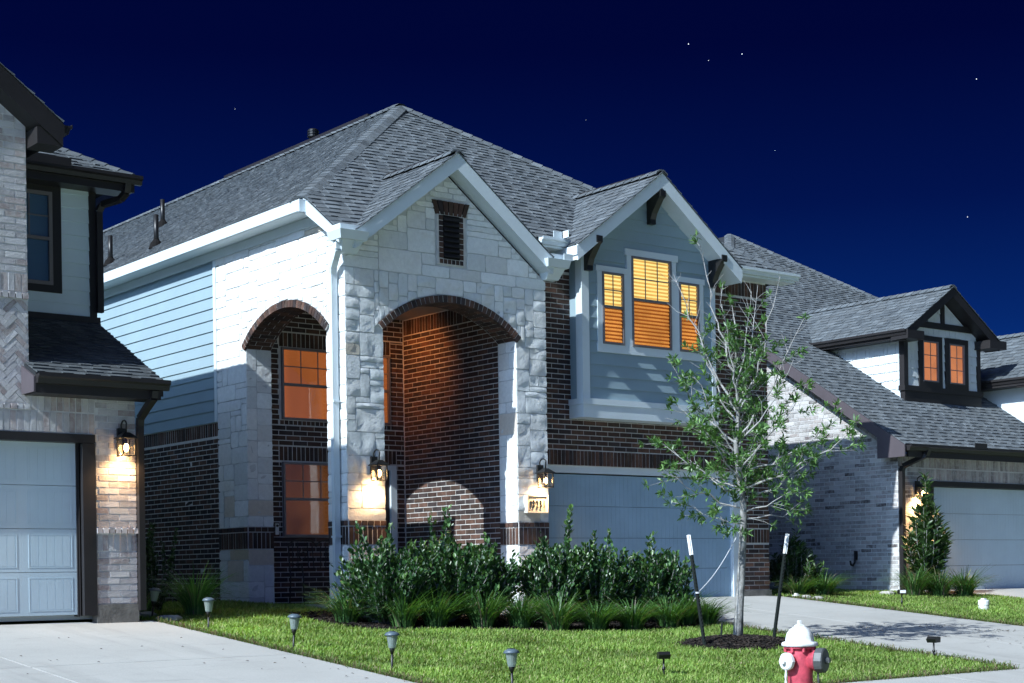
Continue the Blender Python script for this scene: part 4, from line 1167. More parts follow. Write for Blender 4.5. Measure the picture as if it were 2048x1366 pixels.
# ================================================================== LANTERNS, PLAQUE, SMALL FIXTURES
def lantern(x, y, z, label, power):
    """wall lantern, lantern bottom at height z, wall plane y facing -y"""
    t = thing('wall_lantern', (x, y, z), label, 'wall lamp', 'lit black wall lanterns')
    yc = y - .16; k = M('black_metal')
    mb = MB(); mb.box(x - .055, x + .055, y - .045, y, z + .10, z + .36); mb.build('back_plate', k, t)
    pth = [(x, y - .04, z + .30)] + [(x, y - .10 + .085 * math.cos(a), z + .37 + .085 * math.sin(a)) for a in np.linspace(.3, 2.6, 9)] + [(x, yc, z + .30)]
    mb = MB(); mb.tube(pth, .011, 8); mb.build('hook', k, t, True)
    mb = MB(); w0, w1 = .11, .035
    mb.hexa([(x - w0, yc - w0, z + .235), (x + w0, yc - w0, z + .235), (x + w0, yc + w0, z + .235), (x - w0, yc + w0, z + .235), (x - w1, yc - w1, z + .30), (x + w1, yc - w1, z + .30), (x + w1, yc + w1, z + .30), (x - w1, yc + w1, z + .30)])
    mb.box(x - .115, x + .115, yc - .115, yc + .115, z + .222, z + .234); mb.build('lamp_roof', k, t)
    for sx in (-1, 1):
        for sy in (-1, 1):
            mb = MB(); mb.box(x + sx * .082 - .007, x + sx * .082 + .007, yc + sy * .082 - .007, yc + sy * .082 + .007, z + .012, z + .222); mb.build('post', k, t)
    mb = MB()
    for q in ((x - .092, x + .092, yc - .092, yc - .074), (x - .092, x + .092, yc + .074, yc + .092), (x - .092, x - .074, yc - .074, yc + .074), (x + .074, x + .092, yc - .074, yc + .074)): mb.box(*q, z, z + .014)
    mb.build('base_ring', k, t)
    for q in ((x - .074, x + .074, yc - .083, yc - .080), (x - .074, x + .074, yc + .080, yc + .083), (x - .083, x - .080, yc - .074, yc + .074), (x + .080, x + .083, yc - .074, yc + .074)):
        mb = MB(); mb.box(*q, z + .016, z + .22); mb.build('pane', M('lamp_glass'), t)
    mb = MB(); mb.lathe([(.012, .0), (.030, -.03), (.030, -.07), (.012, -.10)], (x, yc, z + .16), n=12); mb.build('light_bulb', M('bulb'), t, True)
    mb = MB(); mb.lathe([(.014, .0), (.014, .075)], (x, yc, z + .16), n=10); mb.build('socket', k, t)
    l = bpy.data.lights.new('lantern_light', 'SPOT'); l.energy = power; l.color = (1.0, .60, .27); l.shadow_soft_size = .03
    l.spot_size = math.radians(168); l.spot_blend = 1.0
    lo = bpy.data.objects.new('lantern_light', l); LINK(lo); lo.parent = t; lo.location = (0, -.13, .03); lo.rotation_euler = (math.radians(14), 0, 0)
    return t
lantern(8.48, yA - .012, 2.02, 'lit black lantern on pale brick beside left garage door', 45)
lantern(12.70, yP - .045, 1.86, 'lit black lantern on left white stone porch pier', 44)
lantern(15.79, yP - .045, 1.83, 'lit black lantern above the house number on right stone pier', 44)
lantern(25.93, yH - .012, 1.86, 'lit black lantern on pale brick behind tall evergreen at right', 110)

pq = thing('address_plaque', (15.72, yP, 1.46), 'cast stone plaque with house number 13231 below right lantern', 'plaque')
mb = MB(); mb.prism([(15.53, yP - .075, 1.46), (15.91, yP - .075, 1.46), (15.91, yP - .075, 1.70), (15.53, yP - .075, 1.70)][::-1], (0, .09, 0))
for q in ((15.53, 15.91, 1.70, 1.72), (15.53, 15.91, 1.44, 1.46), (15.51, 15.53, 1.44, 1.72), (15.91, 15.93, 1.44, 1.72)): mb.box(q[0], q[1], yP - .098, yP + .01, q[2], q[3])
simple('cast_stone', (.60, .57, .50), .9, var=.06, vscale=8, bscale=60, bdist=.002)
mb.build('plaque_panel', M('cast_stone'), pq)
xx = 15.572
for ch in '13231':
    cu_ = bpy.data.curves.new('numeral', 'FONT'); cu_.body = ch; cu_.size = .165; cu_.extrude = .006; cu_.offset = .001
    tmp = bpy.data.objects.new('numeral_tmp', cu_); LINK(tmp)
    bpy.context.view_layer.update()
    me = bpy.data.meshes.new_from_object(tmp.evaluated_get(bpy.context.evaluated_depsgraph_get()))
    bpy.data.objects.remove(tmp); me.name = 'numeral'
    nv = len(me.vertices); co = np.empty(nv * 3, np.float32); me.vertices.foreach_get('co', co); co = co.reshape(-1, 3)
    P2 = np.stack([xx + co[:, 0] * .58, yP - .084 - co[:, 2], 1.522 + co[:, 1]], 1) - WLOC[pq.name]
    me.vertices.foreach_set('co', P2.astype(np.float32).ravel()); me.update()
    link_mesh('numeral', me, M('black_metal'), pq)
    xx += .050 if ch == '1' else .068

sc_cam = thing('security_camera', (21.32, yG, 2.89), 'small white security camera on brown brick beside the garage', 'camera')
mb = MB(); mb.lathe([(.05, 0), (.05, .025), (.02, .03), (.02, .07)], (21.32, yG - .01, 2.84), (0, -1, 0), 14); mb.build('mount', M('white_plastic'), sc_cam, True)
mb = MB(); mb.lathe([(.05, -.10), (.062, -.07), (.062, .08), (.055, .085)], (21.30, yG - .11, 2.87), (-.5, -.85, -.15), 16); mb.build('camera_body', M('white_plastic'), sc_cam, True)
mb = MB(); mb.lathe([(.048, .086), (.048, .09), (.02, .092)], (21.30, yG - .11, 2.87), (-.5, -.85, -.15), 16); mb.build('lens', M('black_metal'), sc_cam)
bell = thing('doorbell', (12.9, yBW, 1.25), 'small white unit on dark brick beside the lower porch window', 'doorbell')
mb = MB(); mb.box(12.87, 12.93, yBW - .035, yBW - .006, 1.18, 1.36); mb.build('unit', M('white_plastic'), bell)
mb = MB(); mb.lathe([(.022, 0), (.022, .008), (.012, .01)], (12.90, yBW - .035, 1.325), (0, -1, 0), 12); mb.build('button', M('black_metal'), bell)
hk = thing('hose_hook', (rx, 21.26, .6), 'dark hose hook on shaded pale brick side wall', 'hook')
mb = MB(); mb.box(rx - .03, rx - .008, 21.22, 21.30, .68, .86); mb.build('plate', M('black_metal'), hk)
mb = MB(); mb.tube([(rx - .03, 21.26, .82), (rx - .06, 21.26, .62), (rx - .11, 21.26, .56), (rx - .17, 21.26, .58), (rx - .19, 21.26, .66)], .022, 8); mb.build('hook_arm', M('black_metal'), hk, True)
for fx in ((21.42,),): pass

# ================================================================== GROUND
def gz0(y): return -.09 * (19.7 - y) if y < 19.7 else min(.10, .03 * (y - 19.7))
YS = [-1500, 6.6, 6.8, 8.6, 8.9, 12, 16, 19.7, 23.1, 26, 60, 3000]
def gh(y):
    if y < 6.7: return -1.18
    if y <= 8.7: return -1.02
    return gz0(y)
mb = MB(); xs = [-1500, -60, 60, 1500]
mb.add([(x, y, gh(y) - .03) for y in YS for x in xs], [(j * 4 + i, j * 4 + i + 1, (j + 1) * 4 + i + 1, (j + 1) * 4 + i) for j in range(len(YS) - 1) for i in range(3)])
simple('lawn_soil', (0.12, 0.17, 0.045), 0.95, var=0.35, vscale=5, bscale=25, bdist=.02, spec=.1)
mb.build('ground', M('lawn_soil'), None, kind='structure')
mb = MB(); mb.box(-200, 200, -5.0, 6.55, -1.4, -1.19); mb.build('road', M('road_concrete'), None, kind='structure')
mb = MB(); mb.box(-200, 200, 6.55, 6.75, -1.4, -1.03); mb.build('kerb', M('road_concrete'), None, kind='structure')
def slab(parent, x0, x1, y0, y1, lift=.02, mat='concrete', name='slab'):
    mb = MB(); a, b = gh(y0) + lift, gh(y1) + lift
    g = .007; x0 += g; x1 -= g; y0 += g; y1 -= g; e = .005
    mb.hexa([(x0, y0, a - .12), (x1, y0, a - .12), (x1, y1, b - .12), (x0, y1, b - .12), (x0 + e, y0 + e, a), (x1 - e, y0 + e, a), (x1 - e, y1 - e, b), (x0 + e, y1 - e, b)])
    mb.v = mb.v; return mb.build(name, M(mat), parent)
def drive(name, xs_, ys_, lift=.02):
    mb = MB(); mb.box(xs_[0] + .05, xs_[0] + .06, ys_[0] + .05, ys_[0] + .06, -1.3, -1.25)
    root = mb.build(name, M('concrete'), None, kind='structure')
    for i in range(len(xs_) - 1):
        for j in range(len(ys_) - 1): slab(root, xs_[i], xs_[i + 1], ys_[j], ys_[j + 1], lift)
    return root
drive('left_driveway', [2.6, 5.94, 8.95], [8.9, 12.0, 15.38, 18.7, 18.99], .03)
drive('driveway', [16.5, 18.95, 21.45], [8.9, 11.4, 14.3, 17.3, 19.7, 20.26], .02)
drive('right_driveway', [26.55, 29.0, 31.4], [8.9, 12, 15.5, 19.7, 20.3], .02)
mb = MB(); mb.box(-20, -19.9, 10.3, 10.31, -1.3, -1.29)
sw = mb.build('sidewalk', M('concrete'), None, kind='structure')
for x0, x1 in ((8.96, 10.45), (10.45, 11.95), (11.95, 13.45), (13.45, 14.95), (14.95, 16.49), (21.46, 23.0), (23.0, 24.7), (24.7, 26.54)): slab(sw, x0, x1, 9.95, 11.38, .022)
mb = MB(); mb.box(13.5, 13.51, 18.5, 18.51, -.4, -.39)
wk = mb.build('walkway', M('concrete'), None, kind='structure')
for x0, x1 in ((13.2, 14.6), (14.6, 15.55), (15.55, 16.49)): slab(wk, x0, x1, 18.35, 19.45, .02)

# ---- lawn blades
BED = [(10.95, 18.5), (11.3, 17.35), (12.0, 17.0), (12.9, 16.75), (13.6, 16.3), (14.3, 16.1), (15.3, 16.08), (16.48, 16.35), (16.48, 19.5), (12.3, 19.6), (11.2, 19.5)]
def inpoly(x, y, poly):
    r = np.zeros(len(x), bool); n = len(poly)
    for i in range(n):
        (x0, y0), (x1, y1) = poly[i], poly[(i + 1) % n]
        c = ((y0 > y) != (y1 > y)) & (x < (x1 - x0) * (y - y0) / (y1 - y0 + 1e-12) + x0); r ^= c
    return r
GZ = np.vectorize(gh)
def blades(regions, name, label):
    X = []; Y = []
    for (x0, x1, y0, y1, dens) in regions:
        n = int((x1 - x0) * (y1 - y0) * dens); X.append(NPR.uniform(x0, x1, n)); Y.append(NPR.uniform(y0, y1, n))
    x = np.concatenate(X); y = np.concatenate(Y)
    ring = ((x - 15.0) / .92) ** 2 + ((y - 14.42) / .62) ** 2 < 1 + .25 * np.sin(9 * np.arctan2(y - 14.42, x - 15))
    keep = ~inpoly(x, y, BED) & ~ring & ~((x > 12.25) & (y > 19.5) & (x < 21.6)) & ~((x < lxr + .02) & (y > 18.9))
    clump = np.array([noise.noise(Vector((a * 1.1, b * 1.1, 3))) for a, b in zip(x, y)])
    keep &= NPR.uniform(0, 1, len(x)) < np.clip(.95 + clump * .6, .35, 1)
    x, y, clump = x[keep], y[keep], clump[keep]; n = len(x)
    z = GZ(y) - .02
    az = NPR.uniform(0, 2 * np.pi, n); L = NPR.uniform(.042, .092, n) * (1 + .3 * clump); lean = NPR.uniform(.25, 1.15, n); w = NPR.uniform(.005, .009, n)
    d = np.stack([np.cos(az), np.sin(az), 0 * az], 1); s = np.stack([-np.sin(az), np.cos(az), 0 * az], 1)
    base = np.stack([x, y, z], 1)
    mid = base + d * (L * .35 * np.sin(lean))[:, None] + np.array([0, 0, 1]) * (L * .62)[:, None]
    tip = base + d * (L * .95 * np.sin(lean))[:, None] + np.array([0, 0, 1]) * (L * (.55 + .5 * np.cos(lean)))[:, None]
    V = np.stack([base - s * w[:, None], base + s * w[:, None], mid + s * (w * .8)[:, None], mid - s * (w * .8)[:, None], tip], 1).reshape(-1, 3)
    k = np.arange(n)[:, None] * 5
    F = np.concatenate([k + np.array([[0, 1, 2]]), k + np.array([[0, 2, 3]]), k + np.array([[3, 2, 4]])], 0)
    pal = np.array([(.20, .31, .066), (.25, .36, .09), (.145, .25, .055), (.32, .37, .13), (.38, .35, .19)])
    ci = NPR.choice(5, n, p=[.32, .26, .24, .13, .05]); c = pal[ci] * NPR.uniform(.8, 1.2, n)[:, None] * (1 + .55 * clump)[:, None]
    c = np.repeat(c, 5, 0)
    me = fast_mesh(name, V, F, c); o = link_mesh(name, me, M('grass'), None)
    tag(o, label, 'grass', kind='stuff')
blades([(8.97, 16.48, 11.4, 14.5, 4200), (8.97, 16.48, 14.5, 17.2, 3200), (8.97, 12.3, 17.2, 19.8, 2400), (8.7, 12.3, 19.8, 23.2, 1500), (12.3, 16.48, 17.2, 19.5, 200)], 'lawn_grass', 'short bright green lawn in front of the stone porch')
blades([(21.47, 26.53, 11.4, 15.5, 1300), (21.47, 26.53, 15.5, 19.0, 2200), (21.6, 25.35, 19.0, 22.5, 1700)], 'lawn_grass', 'short green lawn strip right of the driveway')
# ragged longer fringe along the concrete edges
def fringe(pts, n, name, label, seed):
    r = random.Random(seed); m = MB()
    for _ in range(n):
        i = r.randrange(len(pts) - 1); t = r.random(); a, b = pts[i], pts[i + 1]
        x = a[0] + (b[0] - a[0]) * t + r.gauss(0, .025); y = a[1] + (b[1] - a[1]) * t + r.gauss(0, .025); z = gh(y) - .01
        an = r.uniform(0, 6.28); L = r.uniform(.05, .13); dx, dy = math.cos(an), math.sin(an); w = .005
        c = r.choice([(.10, .17, .04), (.14, .20, .06), (.22, .17, .10), (.16, .12, .08), (.07, .13, .03)])
        h = L * r.uniform(.3, .9); q = L * .7
        m.add([(x - dy * w, y + dx * w, z), (x + dy * w, y - dx * w, z), (x + dx * q * .5 + dy * w * .7, y + dy * q * .5 - dx * w * .7, z + h), (x + dx * q * .5 - dy * w * .7, y + dy * q * .5 + dx * w * .7, z + h), (x + dx * q, y + dy * q, z + h * .8)], [(0, 1, 2, 3), (3, 2, 4)], c)
    o = m.build(name, M('grass'), None); tag(o, label, 'grass', kind='stuff')
fringe([(8.98, 11.4), (8.98, 18.9)], 4500, 'edge_grass', 'ragged grass edge along the left driveway', 1)
fringe([(16.48, 11.4), (16.47, 16.3)], 3300, 'edge_grass', 'ragged grass edge along the left side of the main driveway', 2)
fringe([(21.47, 11.4), (21.48, 19.4)], 4500, 'edge_grass', 'ragged browned grass edge right of the main driveway', 3)
fringe([(9.0, 11.4), (16.4, 11.4)], 2700, 'edge_grass', 'ragged grass edge along the sidewalk', 4)

# ---- mulch bed and mulch ring
def mulch(name, poly, n, label, seed, mound=None):
    r = random.Random(seed); m = MB()
    hz = lambda x, y: gh(y) + .01 + (mound(x, y) if mound else 0)
    cx = sum(p[0] for p in poly) / len(poly); cy = sum(p[1] for p in poly) / len(poly)
    rings = 5; k = len(poly); v = [(cx, cy, hz(cx, cy))]
    for q in range(1, rings + 1):
        for p in poly: a, b = cx + (p[0] - cx) * q / rings, cy + (p[1] - cy) * q / rings; v.append((a, b, hz(a, b) - (.05 if q == rings else 0)))
    f = [(0, 1 + i, 1 + (i + 1) % k) for i in range(k)] + [(1 + q * k + i, 1 + (q + 1) * k + i, 1 + (q + 1) * k + (i + 1) % k, 1 + q * k + (i + 1) % k) for q in range(rings - 1) for i in range(k)]
    m.add(v, f, (.012, .010, .009))
    x0, x1 = min(p[0] for p in poly), max(p[0] for p in poly); y0, y1 = min(p[1] for p in poly), max(p[1] for p in poly)
    X = NPR.uniform(x0 - .05, x1 + .05, n * 2); Y = NPR.uniform(y0 - .05, y1 + .05, n * 2); ok = inpoly(X, Y, poly)
    for x, y in list(zip(X[ok], Y[ok]))[:n]:
        z = hz(x, y) + .008; an = r.uniform(0, 3.14); L = r.uniform(.02, .05); w = r.uniform(.006, .014)
        d = np.array([math.cos(an), math.sin(an), r.uniform(-.4, .4)]) * L; s = np.array([-math.sin(an), math.cos(an), r.uniform(-.5, .5)]) * w; c = np.array([x, y, z]); h = np.array([0, 0, .008])
        g = r.choice([(.016, .013, .012), (.028, .021, .017), (.010, .009, .009), (.045, .035, .03)])
        m.add([c - d - s, c + d - s, c + d + s, c - d + s, c - d * .8 + h, c + d * .8 + h], [(0, 1, 5, 4), (2, 3, 4, 5), (1, 2, 5), (3, 0, 4)], g)
    o = m.build(name, M('mulch'), None); tag(o, label, 'mulch', kind='stuff')
mulch('mulch_bed', BED, 3500, 'dark mulch under the shrubs in front of the porch', 5)
RING = [(15.0 + .98 * math.cos(a), 14.42 + .68 * math.sin(a)) for a in np.linspace(0, 2 * math.pi, 28)[:-1]]
mulch('mulch_ring', RING, 1800, 'round dark mulch mound at the foot of the young tree', 6, lambda x, y: .10 * max(0, 1 - ((x - 15) / .98) ** 2 - ((y - 14.42) / .68) ** 2))
mulch('mulch_bed', [(21.5, 19.2), (22.6, 18.95), (23.1, 19.6), (23.0, 21.2), (21.65, 21.2)], 500, 'dark mulch bed beside the brown brick corner', 7)
mulch('mulch_bed', [(24.0, 19.5), (24.3, 18.7), (25.6, 18.55), (26.3, 18.9), (26.4, 20.1), (25.4, 20.15), (24.4, 20.1)], 500, 'dark mulch bed under the evergreen beside the right garage', 8)

# ================================================================== PLANTS
def instanced(tv, tf, pos, rot, scale, cols):
    """template verts (m,3), faces (k,q), N placements -> arrays"""
    V = np.einsum('nij,mj->nmi', rot, tv) * scale[:, None, None] + pos[:, None, :]
    n, m = V.shape[:2]
    F = (tf[None] + (np.arange(n) * m)[:, None, None]).reshape(-1, tf.shape[1])
    return V.reshape(-1, 3), F, np.repeat(cols, m, 0)
def frames(d, roll):
    d = d / np.linalg.norm(d, axis=1, keepdims=True)
    up = np.tile(np.array([[0, 0, 1.]]), (len(d), 1)); s = np.cross(d, up); ln = np.linalg.norm(s, axis=1, keepdims=True)
    s = np.where(ln < 1e-3, np.array([[1., 0, 0]]), s / np.maximum(ln, 1e-6)); n = np.cross(s, d)
    c, q = np.cos(roll)[:, None], np.sin(roll)[:, None]
    s2 = s * c + n * q; n2 = -s * q + n * c
    return np.stack([s2, d, n2], 2)
OVAL = (np.array([(0, 0, 0), (.30, .30, .07), (.33, .6, .07), (0, 1, -.04), (-.33, .6, .07), (-.30, .30, .07), (0, .5, -.03)]), np.array([(0, 1, 6), (1, 2, 6), (2, 3, 6), (3, 4, 6), (4, 5, 6), (5, 0, 6)]))
LANCE = (np.array([(0, 0, 0), (.11, .35, .03), (.10, .65, .02), (0, 1, -.08), (-.10, .65, .02), (-.11, .35, .03)]), np.array([(0, 1, 5), (1, 4, 5), (1, 2, 4), (2, 3, 4)]))

def shrub(x, y, h, w, label, seed, sprigs=(), dens=1.0):
    z0 = gh(y); t = thing('leafy_shrub', (x, y, z0), label, 'shrub', 'dark glossy shrubs in front of the porch')
    r = np.random.default_rng(seed); stems = MB(); pos = []; dr = []; col = []
    ns = int(150 * dens)
    targets = [(math.sqrt(r.uniform(0, 1)) * w, r.uniform(0, 6.283), r.uniform(.35, 1.0) ** .8) for _ in range(ns)]
    ends = []
    for (rr, an, hh) in targets:
        e = np.array([rr * math.cos(an), rr * math.sin(an), h * (hh * (1 - .28 * (rr / w) ** 2.5))]); ends.append(e)
    for s in sprigs: ends.append(np.array(s, float))
    for e in ends:
        b = np.array([e[0] * .15, e[1] * .15, 0.0]); m1 = b * .3 + e * .6 + np.array([0, 0, -.05 * h]) + r.normal(0, .03, 3)
        pts = [b, (b + m1) / 2 + r.normal(0, .015, 3), m1, (m1 + e) / 2, e]
        stems.tube([p + np.array([x, y, z0]) for p in pts], [.010, .008, .006, .005, .003], 5)
        L = np.linalg.norm(e - b); n = max(16, int(L * 64))
        for k in range(n):
            q = .12 + .88 * k / n; i = min(3, int(q * 4)); f = q * 4 - i
            p = pts[i] * (1 - f) + pts[i + 1] * f; ax = pts[i + 1] - pts[i]; ax /= np.linalg.norm(ax)
            rv = r.normal(0, 1, 3); rv -= ax * (rv @ ax); rv /= np.linalg.norm(rv) + 1e-6
            d = rv * .7 + ax * .75 + np.array([0, 0, .32]); pos.append(p + r.normal(0, .02, 3)); dr.append(d)
            c = [(.029, .080, .027), (.046, .115, .038), (.075, .160, .050), (.021, .055, .022)][r.choice(4, p=[.36, .3, .16, .18])]
            if q > .9 and r.random() < .4: c = (.07, .14, .035)
            col.append(c)
    pos = np.array(pos) + np.array([x, y, z0]); dr = np.array(dr); n = len(pos)
    V, F, C_ = instanced(OVAL[0] * np.array([.78, 1, 1]), OVAL[1], pos, frames(dr, r.normal(0, .5, n)), r.uniform(.054, .095, n), np.array(col) * r.uniform(.8, 1.25, n)[:, None])
    me = fast_mesh('foliage', V - WLOC[t.name], F, C_, True); link_mesh('foliage', me, M('gloss_leaf'), t)
    stems.build('stems', M('bark'), t)
    return t
shrub(11.82, 17.95, 1.16, .66, 'leftmost leafy shrub, against the stone pier with the downspout', 1, [(-.35, .1, 1.35), (.1, .0, 1.3)], 1.0)
shrub(12.75, 17.9, 1.26, .68, 'second shrub from the left, with upright sprigs before the porch arch', 2, [(.1, .05, 1.55), (-.15, .1, 1.45), (.2, .1, 1.4)], 1.1)
shrub(13.36, 17.8, 1.12, .55, 'third shrub from the left, before the sunlit brick patch', 3, [(.1, .1, 1.2)], 1.0)
shrub(14.42, 17.55, 1.16, .58, 'fourth shrub from the left, with a long sprig leaning right', 4, [(.42, .1, 1.62), (.36, .1, 1.42), (-.2, 0, 1.2)], 1.1)
shrub(15.12, 17.4, 1.16, .66, 'fifth shrub from the left, in front of the garage door', 5, [(.2, 0, 1.3), (.0, .1, 1.26)], 1.1)
shrub(15.98, 17.15, 1.06, .60, 'rightmost leafy shrub of the bed, nearest the young tree', 6, [(.42, 0, 1.02), (.05, .1, 1.28), (-.1, 0, 1.22)], 1.0)

def liriope(name, x, y, h, n, label, seed, group, spread=.30, pale=0.0, dark=1.0):
    z0 = gh(y); t = thing(name, (x, y, z0), label, 'plant', group)
    r = np.random.default_rng(seed); m = MB()
    for _ in range(n):
        an = r.uniform(0, 6.283); dx, dy = math.cos(an), math.sin(an); b0 = r.uniform(0, .15)
        L = h * r.uniform(.75, 1.35); reach = spread * r.uniform(.25, 1.25); w = r.uniform(.006, .011)
        c = np.array([(.062, .150, .042), (.090, .200, .056), (.042, .105, .034), (.135, .24, .08)][r.choice(4)]) * dark
        if r.random() < pale: c = np.array((.22, .19, .13)) * r.uniform(.6, 1.1)
        v = []; droop = r.uniform(.3, 1.05)
        for k in range(6):
            q = k / 5; rr = b0 + reach * q ** 1.5; zz = L * (q - droop * .62 * q ** 2.6); ww = w * (1 - .85 * q ** 2)
            for sg in (-1, 1): v.append((x + dx * rr - dy * ww * sg, y + dy * rr + dx * ww * sg, z0 + max(zz, .0) + (0 if sg > 0 else .001)))
        m.add(v, [(2 * k, 2 * k + 1, 2 * k + 3, 2 * k + 2) for k in range(5)], tuple(c))
    m.build('blades', M('blade'), t); return t
LG = 'strap leaved clumps edging the mulch bed'
for i, (x, y, h, lab) in enumerate(((11.40, 18.25, .52, 'strap leaved clump at the foot of the downspout'), (12.0, 18.35, .50, 'strap leaved clump between the downspout and the first shrub'), (11.82, 17.52, .50, 'third strap leaved clump from the downspout'), (12.25, 17.40, .54, 'broad strap leaved clump below the second shrub'), (12.86, 17.15, .56, 'tall strap leaved clump below the third shrub'), (13.40, 17.02, .48, 'strap leaved clump under the gap between left and right shrubs'),
        (13.64, 16.56, .52, 'strap leaved clump nearest the lawn below the fourth shrub'), (14.20, 16.40, .44, 'narrow strap leaved clump below the fifth shrub'), (14.80, 16.34, .44, 'pale based strap leaved clump left of the garage shrub'), (15.55, 16.42, .46, 'strap leaved clump left of the leaning metal stake'), (16.08, 16.62, .50, 'strap leaved clump right behind the leaning metal stake'), (16.40, 16.52, .40, 'small strap leaved clump at the driveway beside the tree trunk'))):
    liriope('strap_leaf_clump', x, y, h * 1.05, 330, lab, 40 + i, LG, .50, .07)
liriope('strap_leaf_clump', 9.86, 19.60, .70, 360, 'large strap leaved clump beside the left house corner', 60, LG, .58, .06, 1.6)  # leaf colour raised in place of the sunlight this shaded spot lacks
liriope('strap_leaf_clump', 9.35, 20.2, .5, 90, 'sparse greyish strap leaved clump against the left house', 61, LG, .42, .25, 1.5)  # leaves lightened here too, against the shade of the left house
RGP = 'strap leaved clumps by the right house'
for i, (x, y, h, lab) in enumerate(((22.64, 19.75, .50, 'strap leaved clump under the round bush by the shaded wall'), (22.15, 19.95, .42, 'strap leaved clump beside the brown brick corner'), (24.55, 19.2, .62, 'left of three strap leaved clumps under the evergreen'), (25.0, 18.95, .60, 'middle of three strap leaved clumps under the evergreen'), (25.62, 18.85, .60, 'right of three strap leaved clumps, by the right garage door'))):
    liriope('strap_leaf_clump', x, y, h, 320, lab, 70 + i, RGP, .55, .14)

def spray(name, x, y, h, w, label, cat, seed, nst, leaf, lsz, mat, pal, spire=True, bare=0.0, lpm=90):
    """upright evergreen or herb: stems with short stiff leaves all round"""
    z0 = gh(y); t = thing(name, (x, y, z0), label, cat); r = np.random.default_rng(seed); st = MB(); pos = []; dr = []; col = []
    for s in range(nst):
        an = r.uniform(0, 6.283); q = r.uniform(0, 1) ** .7; hh = h * (1 - .55 * q) * r.uniform(.8, 1.0) if spire else h * r.uniform(.55, 1.0)
        if s == 0: q, hh = .05, h
        e = np.array([math.cos(an) * w * q, math.sin(an) * w * q, hh]); b = np.array([0, 0, .0 if not spire else hh * .25 * r.uniform(0, 1)]) + np.array([math.cos(an), math.sin(an), 0]) * .04
        m1 = b * .5 + e * .5 + np.array([math.cos(an), math.sin(an), 0]) * w * .25 * q + r.normal(0, .02, 3)
        pts = [b, m1, e]; st.tube([p + np.array([x, y, z0]) for p in pts], [.009, .006, .003], 5)
        L = np.linalg.norm(m1 - b) + np.linalg.norm(e - m1)
        for k in range(int(L * lpm)):
            f = bare + (1 - bare) * r.uniform(0, 1); p, ax = (b + (m1 - b) * f * 2, m1 - b) if f < .5 else (m1 + (e - m1) * (f - .5) * 2, e - m1)
            ax = ax / np.linalg.norm(ax); rv = r.normal(0, 1, 3); rv -= ax * (rv @ ax); rv /= np.linalg.norm(rv)
            pos.append(p); dr.append(rv + ax * .75); col.append(pal[r.integers(len(pal))])
    pos = np.array(pos) + np.array([x, y, z0]); n = len(pos)
    V, F, C_ = instanced(leaf[0], leaf[1], pos, frames(np.array(dr), r.normal(0, .6, n)), r.uniform(lsz * .7, lsz * 1.2, n), np.array(col) * r.uniform(.8, 1.25, n)[:, None])
    link_mesh('foliage', fast_mesh('foliage', V - WLOC[t.name], F, C_), M(mat), t); st.build('stems', M('bark'), t)
    return t
EVG = [(.030, .070, .022), (.045, .095, .028), (.022, .052, .018), (.07, .13, .04)]
spray('evergreen_shrub', 25.42, 19.55, 2.3, .44, 'tall narrow evergreen in front of the right wall lantern', 'shrub', 81, 44, LANCE, .17, 'oak_leaf', EVG, lpm=60)
spray('evergreen_shrub', 22.65, 20.45, 1.2, .55, 'rounded evergreen bush against the shaded pale brick wall', 'shrub', 82, 85, LANCE, .13, 'oak_leaf', EVG, lpm=70)
spray('spiky_herb', 9.75, 20.6, 1.25, .34, 'tall dark spiky herb in the shade beside the left house', 'plant', 83, 16, OVAL, .05, 'gloss_leaf', EVG, spire=False, lpm=150)

# ---- young oak
tx, ty = 15.05, 14.60; tz = gh(ty)
oak = thing('young_oak_tree', (tx, ty, tz), 'slender young oak with sparse leaves and bare upper twigs on the lawn', 'tree')
TR = np.random.default_rng(17)
def TP(lat, hgt, dep=0.0): return np.array([tx, ty, tz]) + RT * lat + FW * dep + UPZ * hgt
trunk = [(0, 0, 0), (.03, .5, 0), (.07, 1.0, .02), (.10, 1.5, .03), (.11, 1.85, .03), (.06, 2.2, .02), (.02, 2.6, 0), (.06, 3.1, .02), (.03, 3.6, 0), (.05, 4.1, .04), (.0, 4.45, .05)]
mb = MB(); mb.tube([TP(a, b - .05, c) for a, b, c in trunk], [.074, .057, .051, .047, .043, .036, .031, .024, .018, .011, .005], 10); mb.build('trunk', M('bark'), oak, True)
def tpt(h):
    for i in range(len(trunk) - 1):
        if trunk[i][1] <= h <= trunk[i + 1][1]:
            f = (h - trunk[i][1]) / (trunk[i + 1][1] - trunk[i][1]); return TP(*[trunk[i][k] * (1 - f) + trunk[i + 1][k] * f for k in range(3)])
    return TP(*trunk[-1])
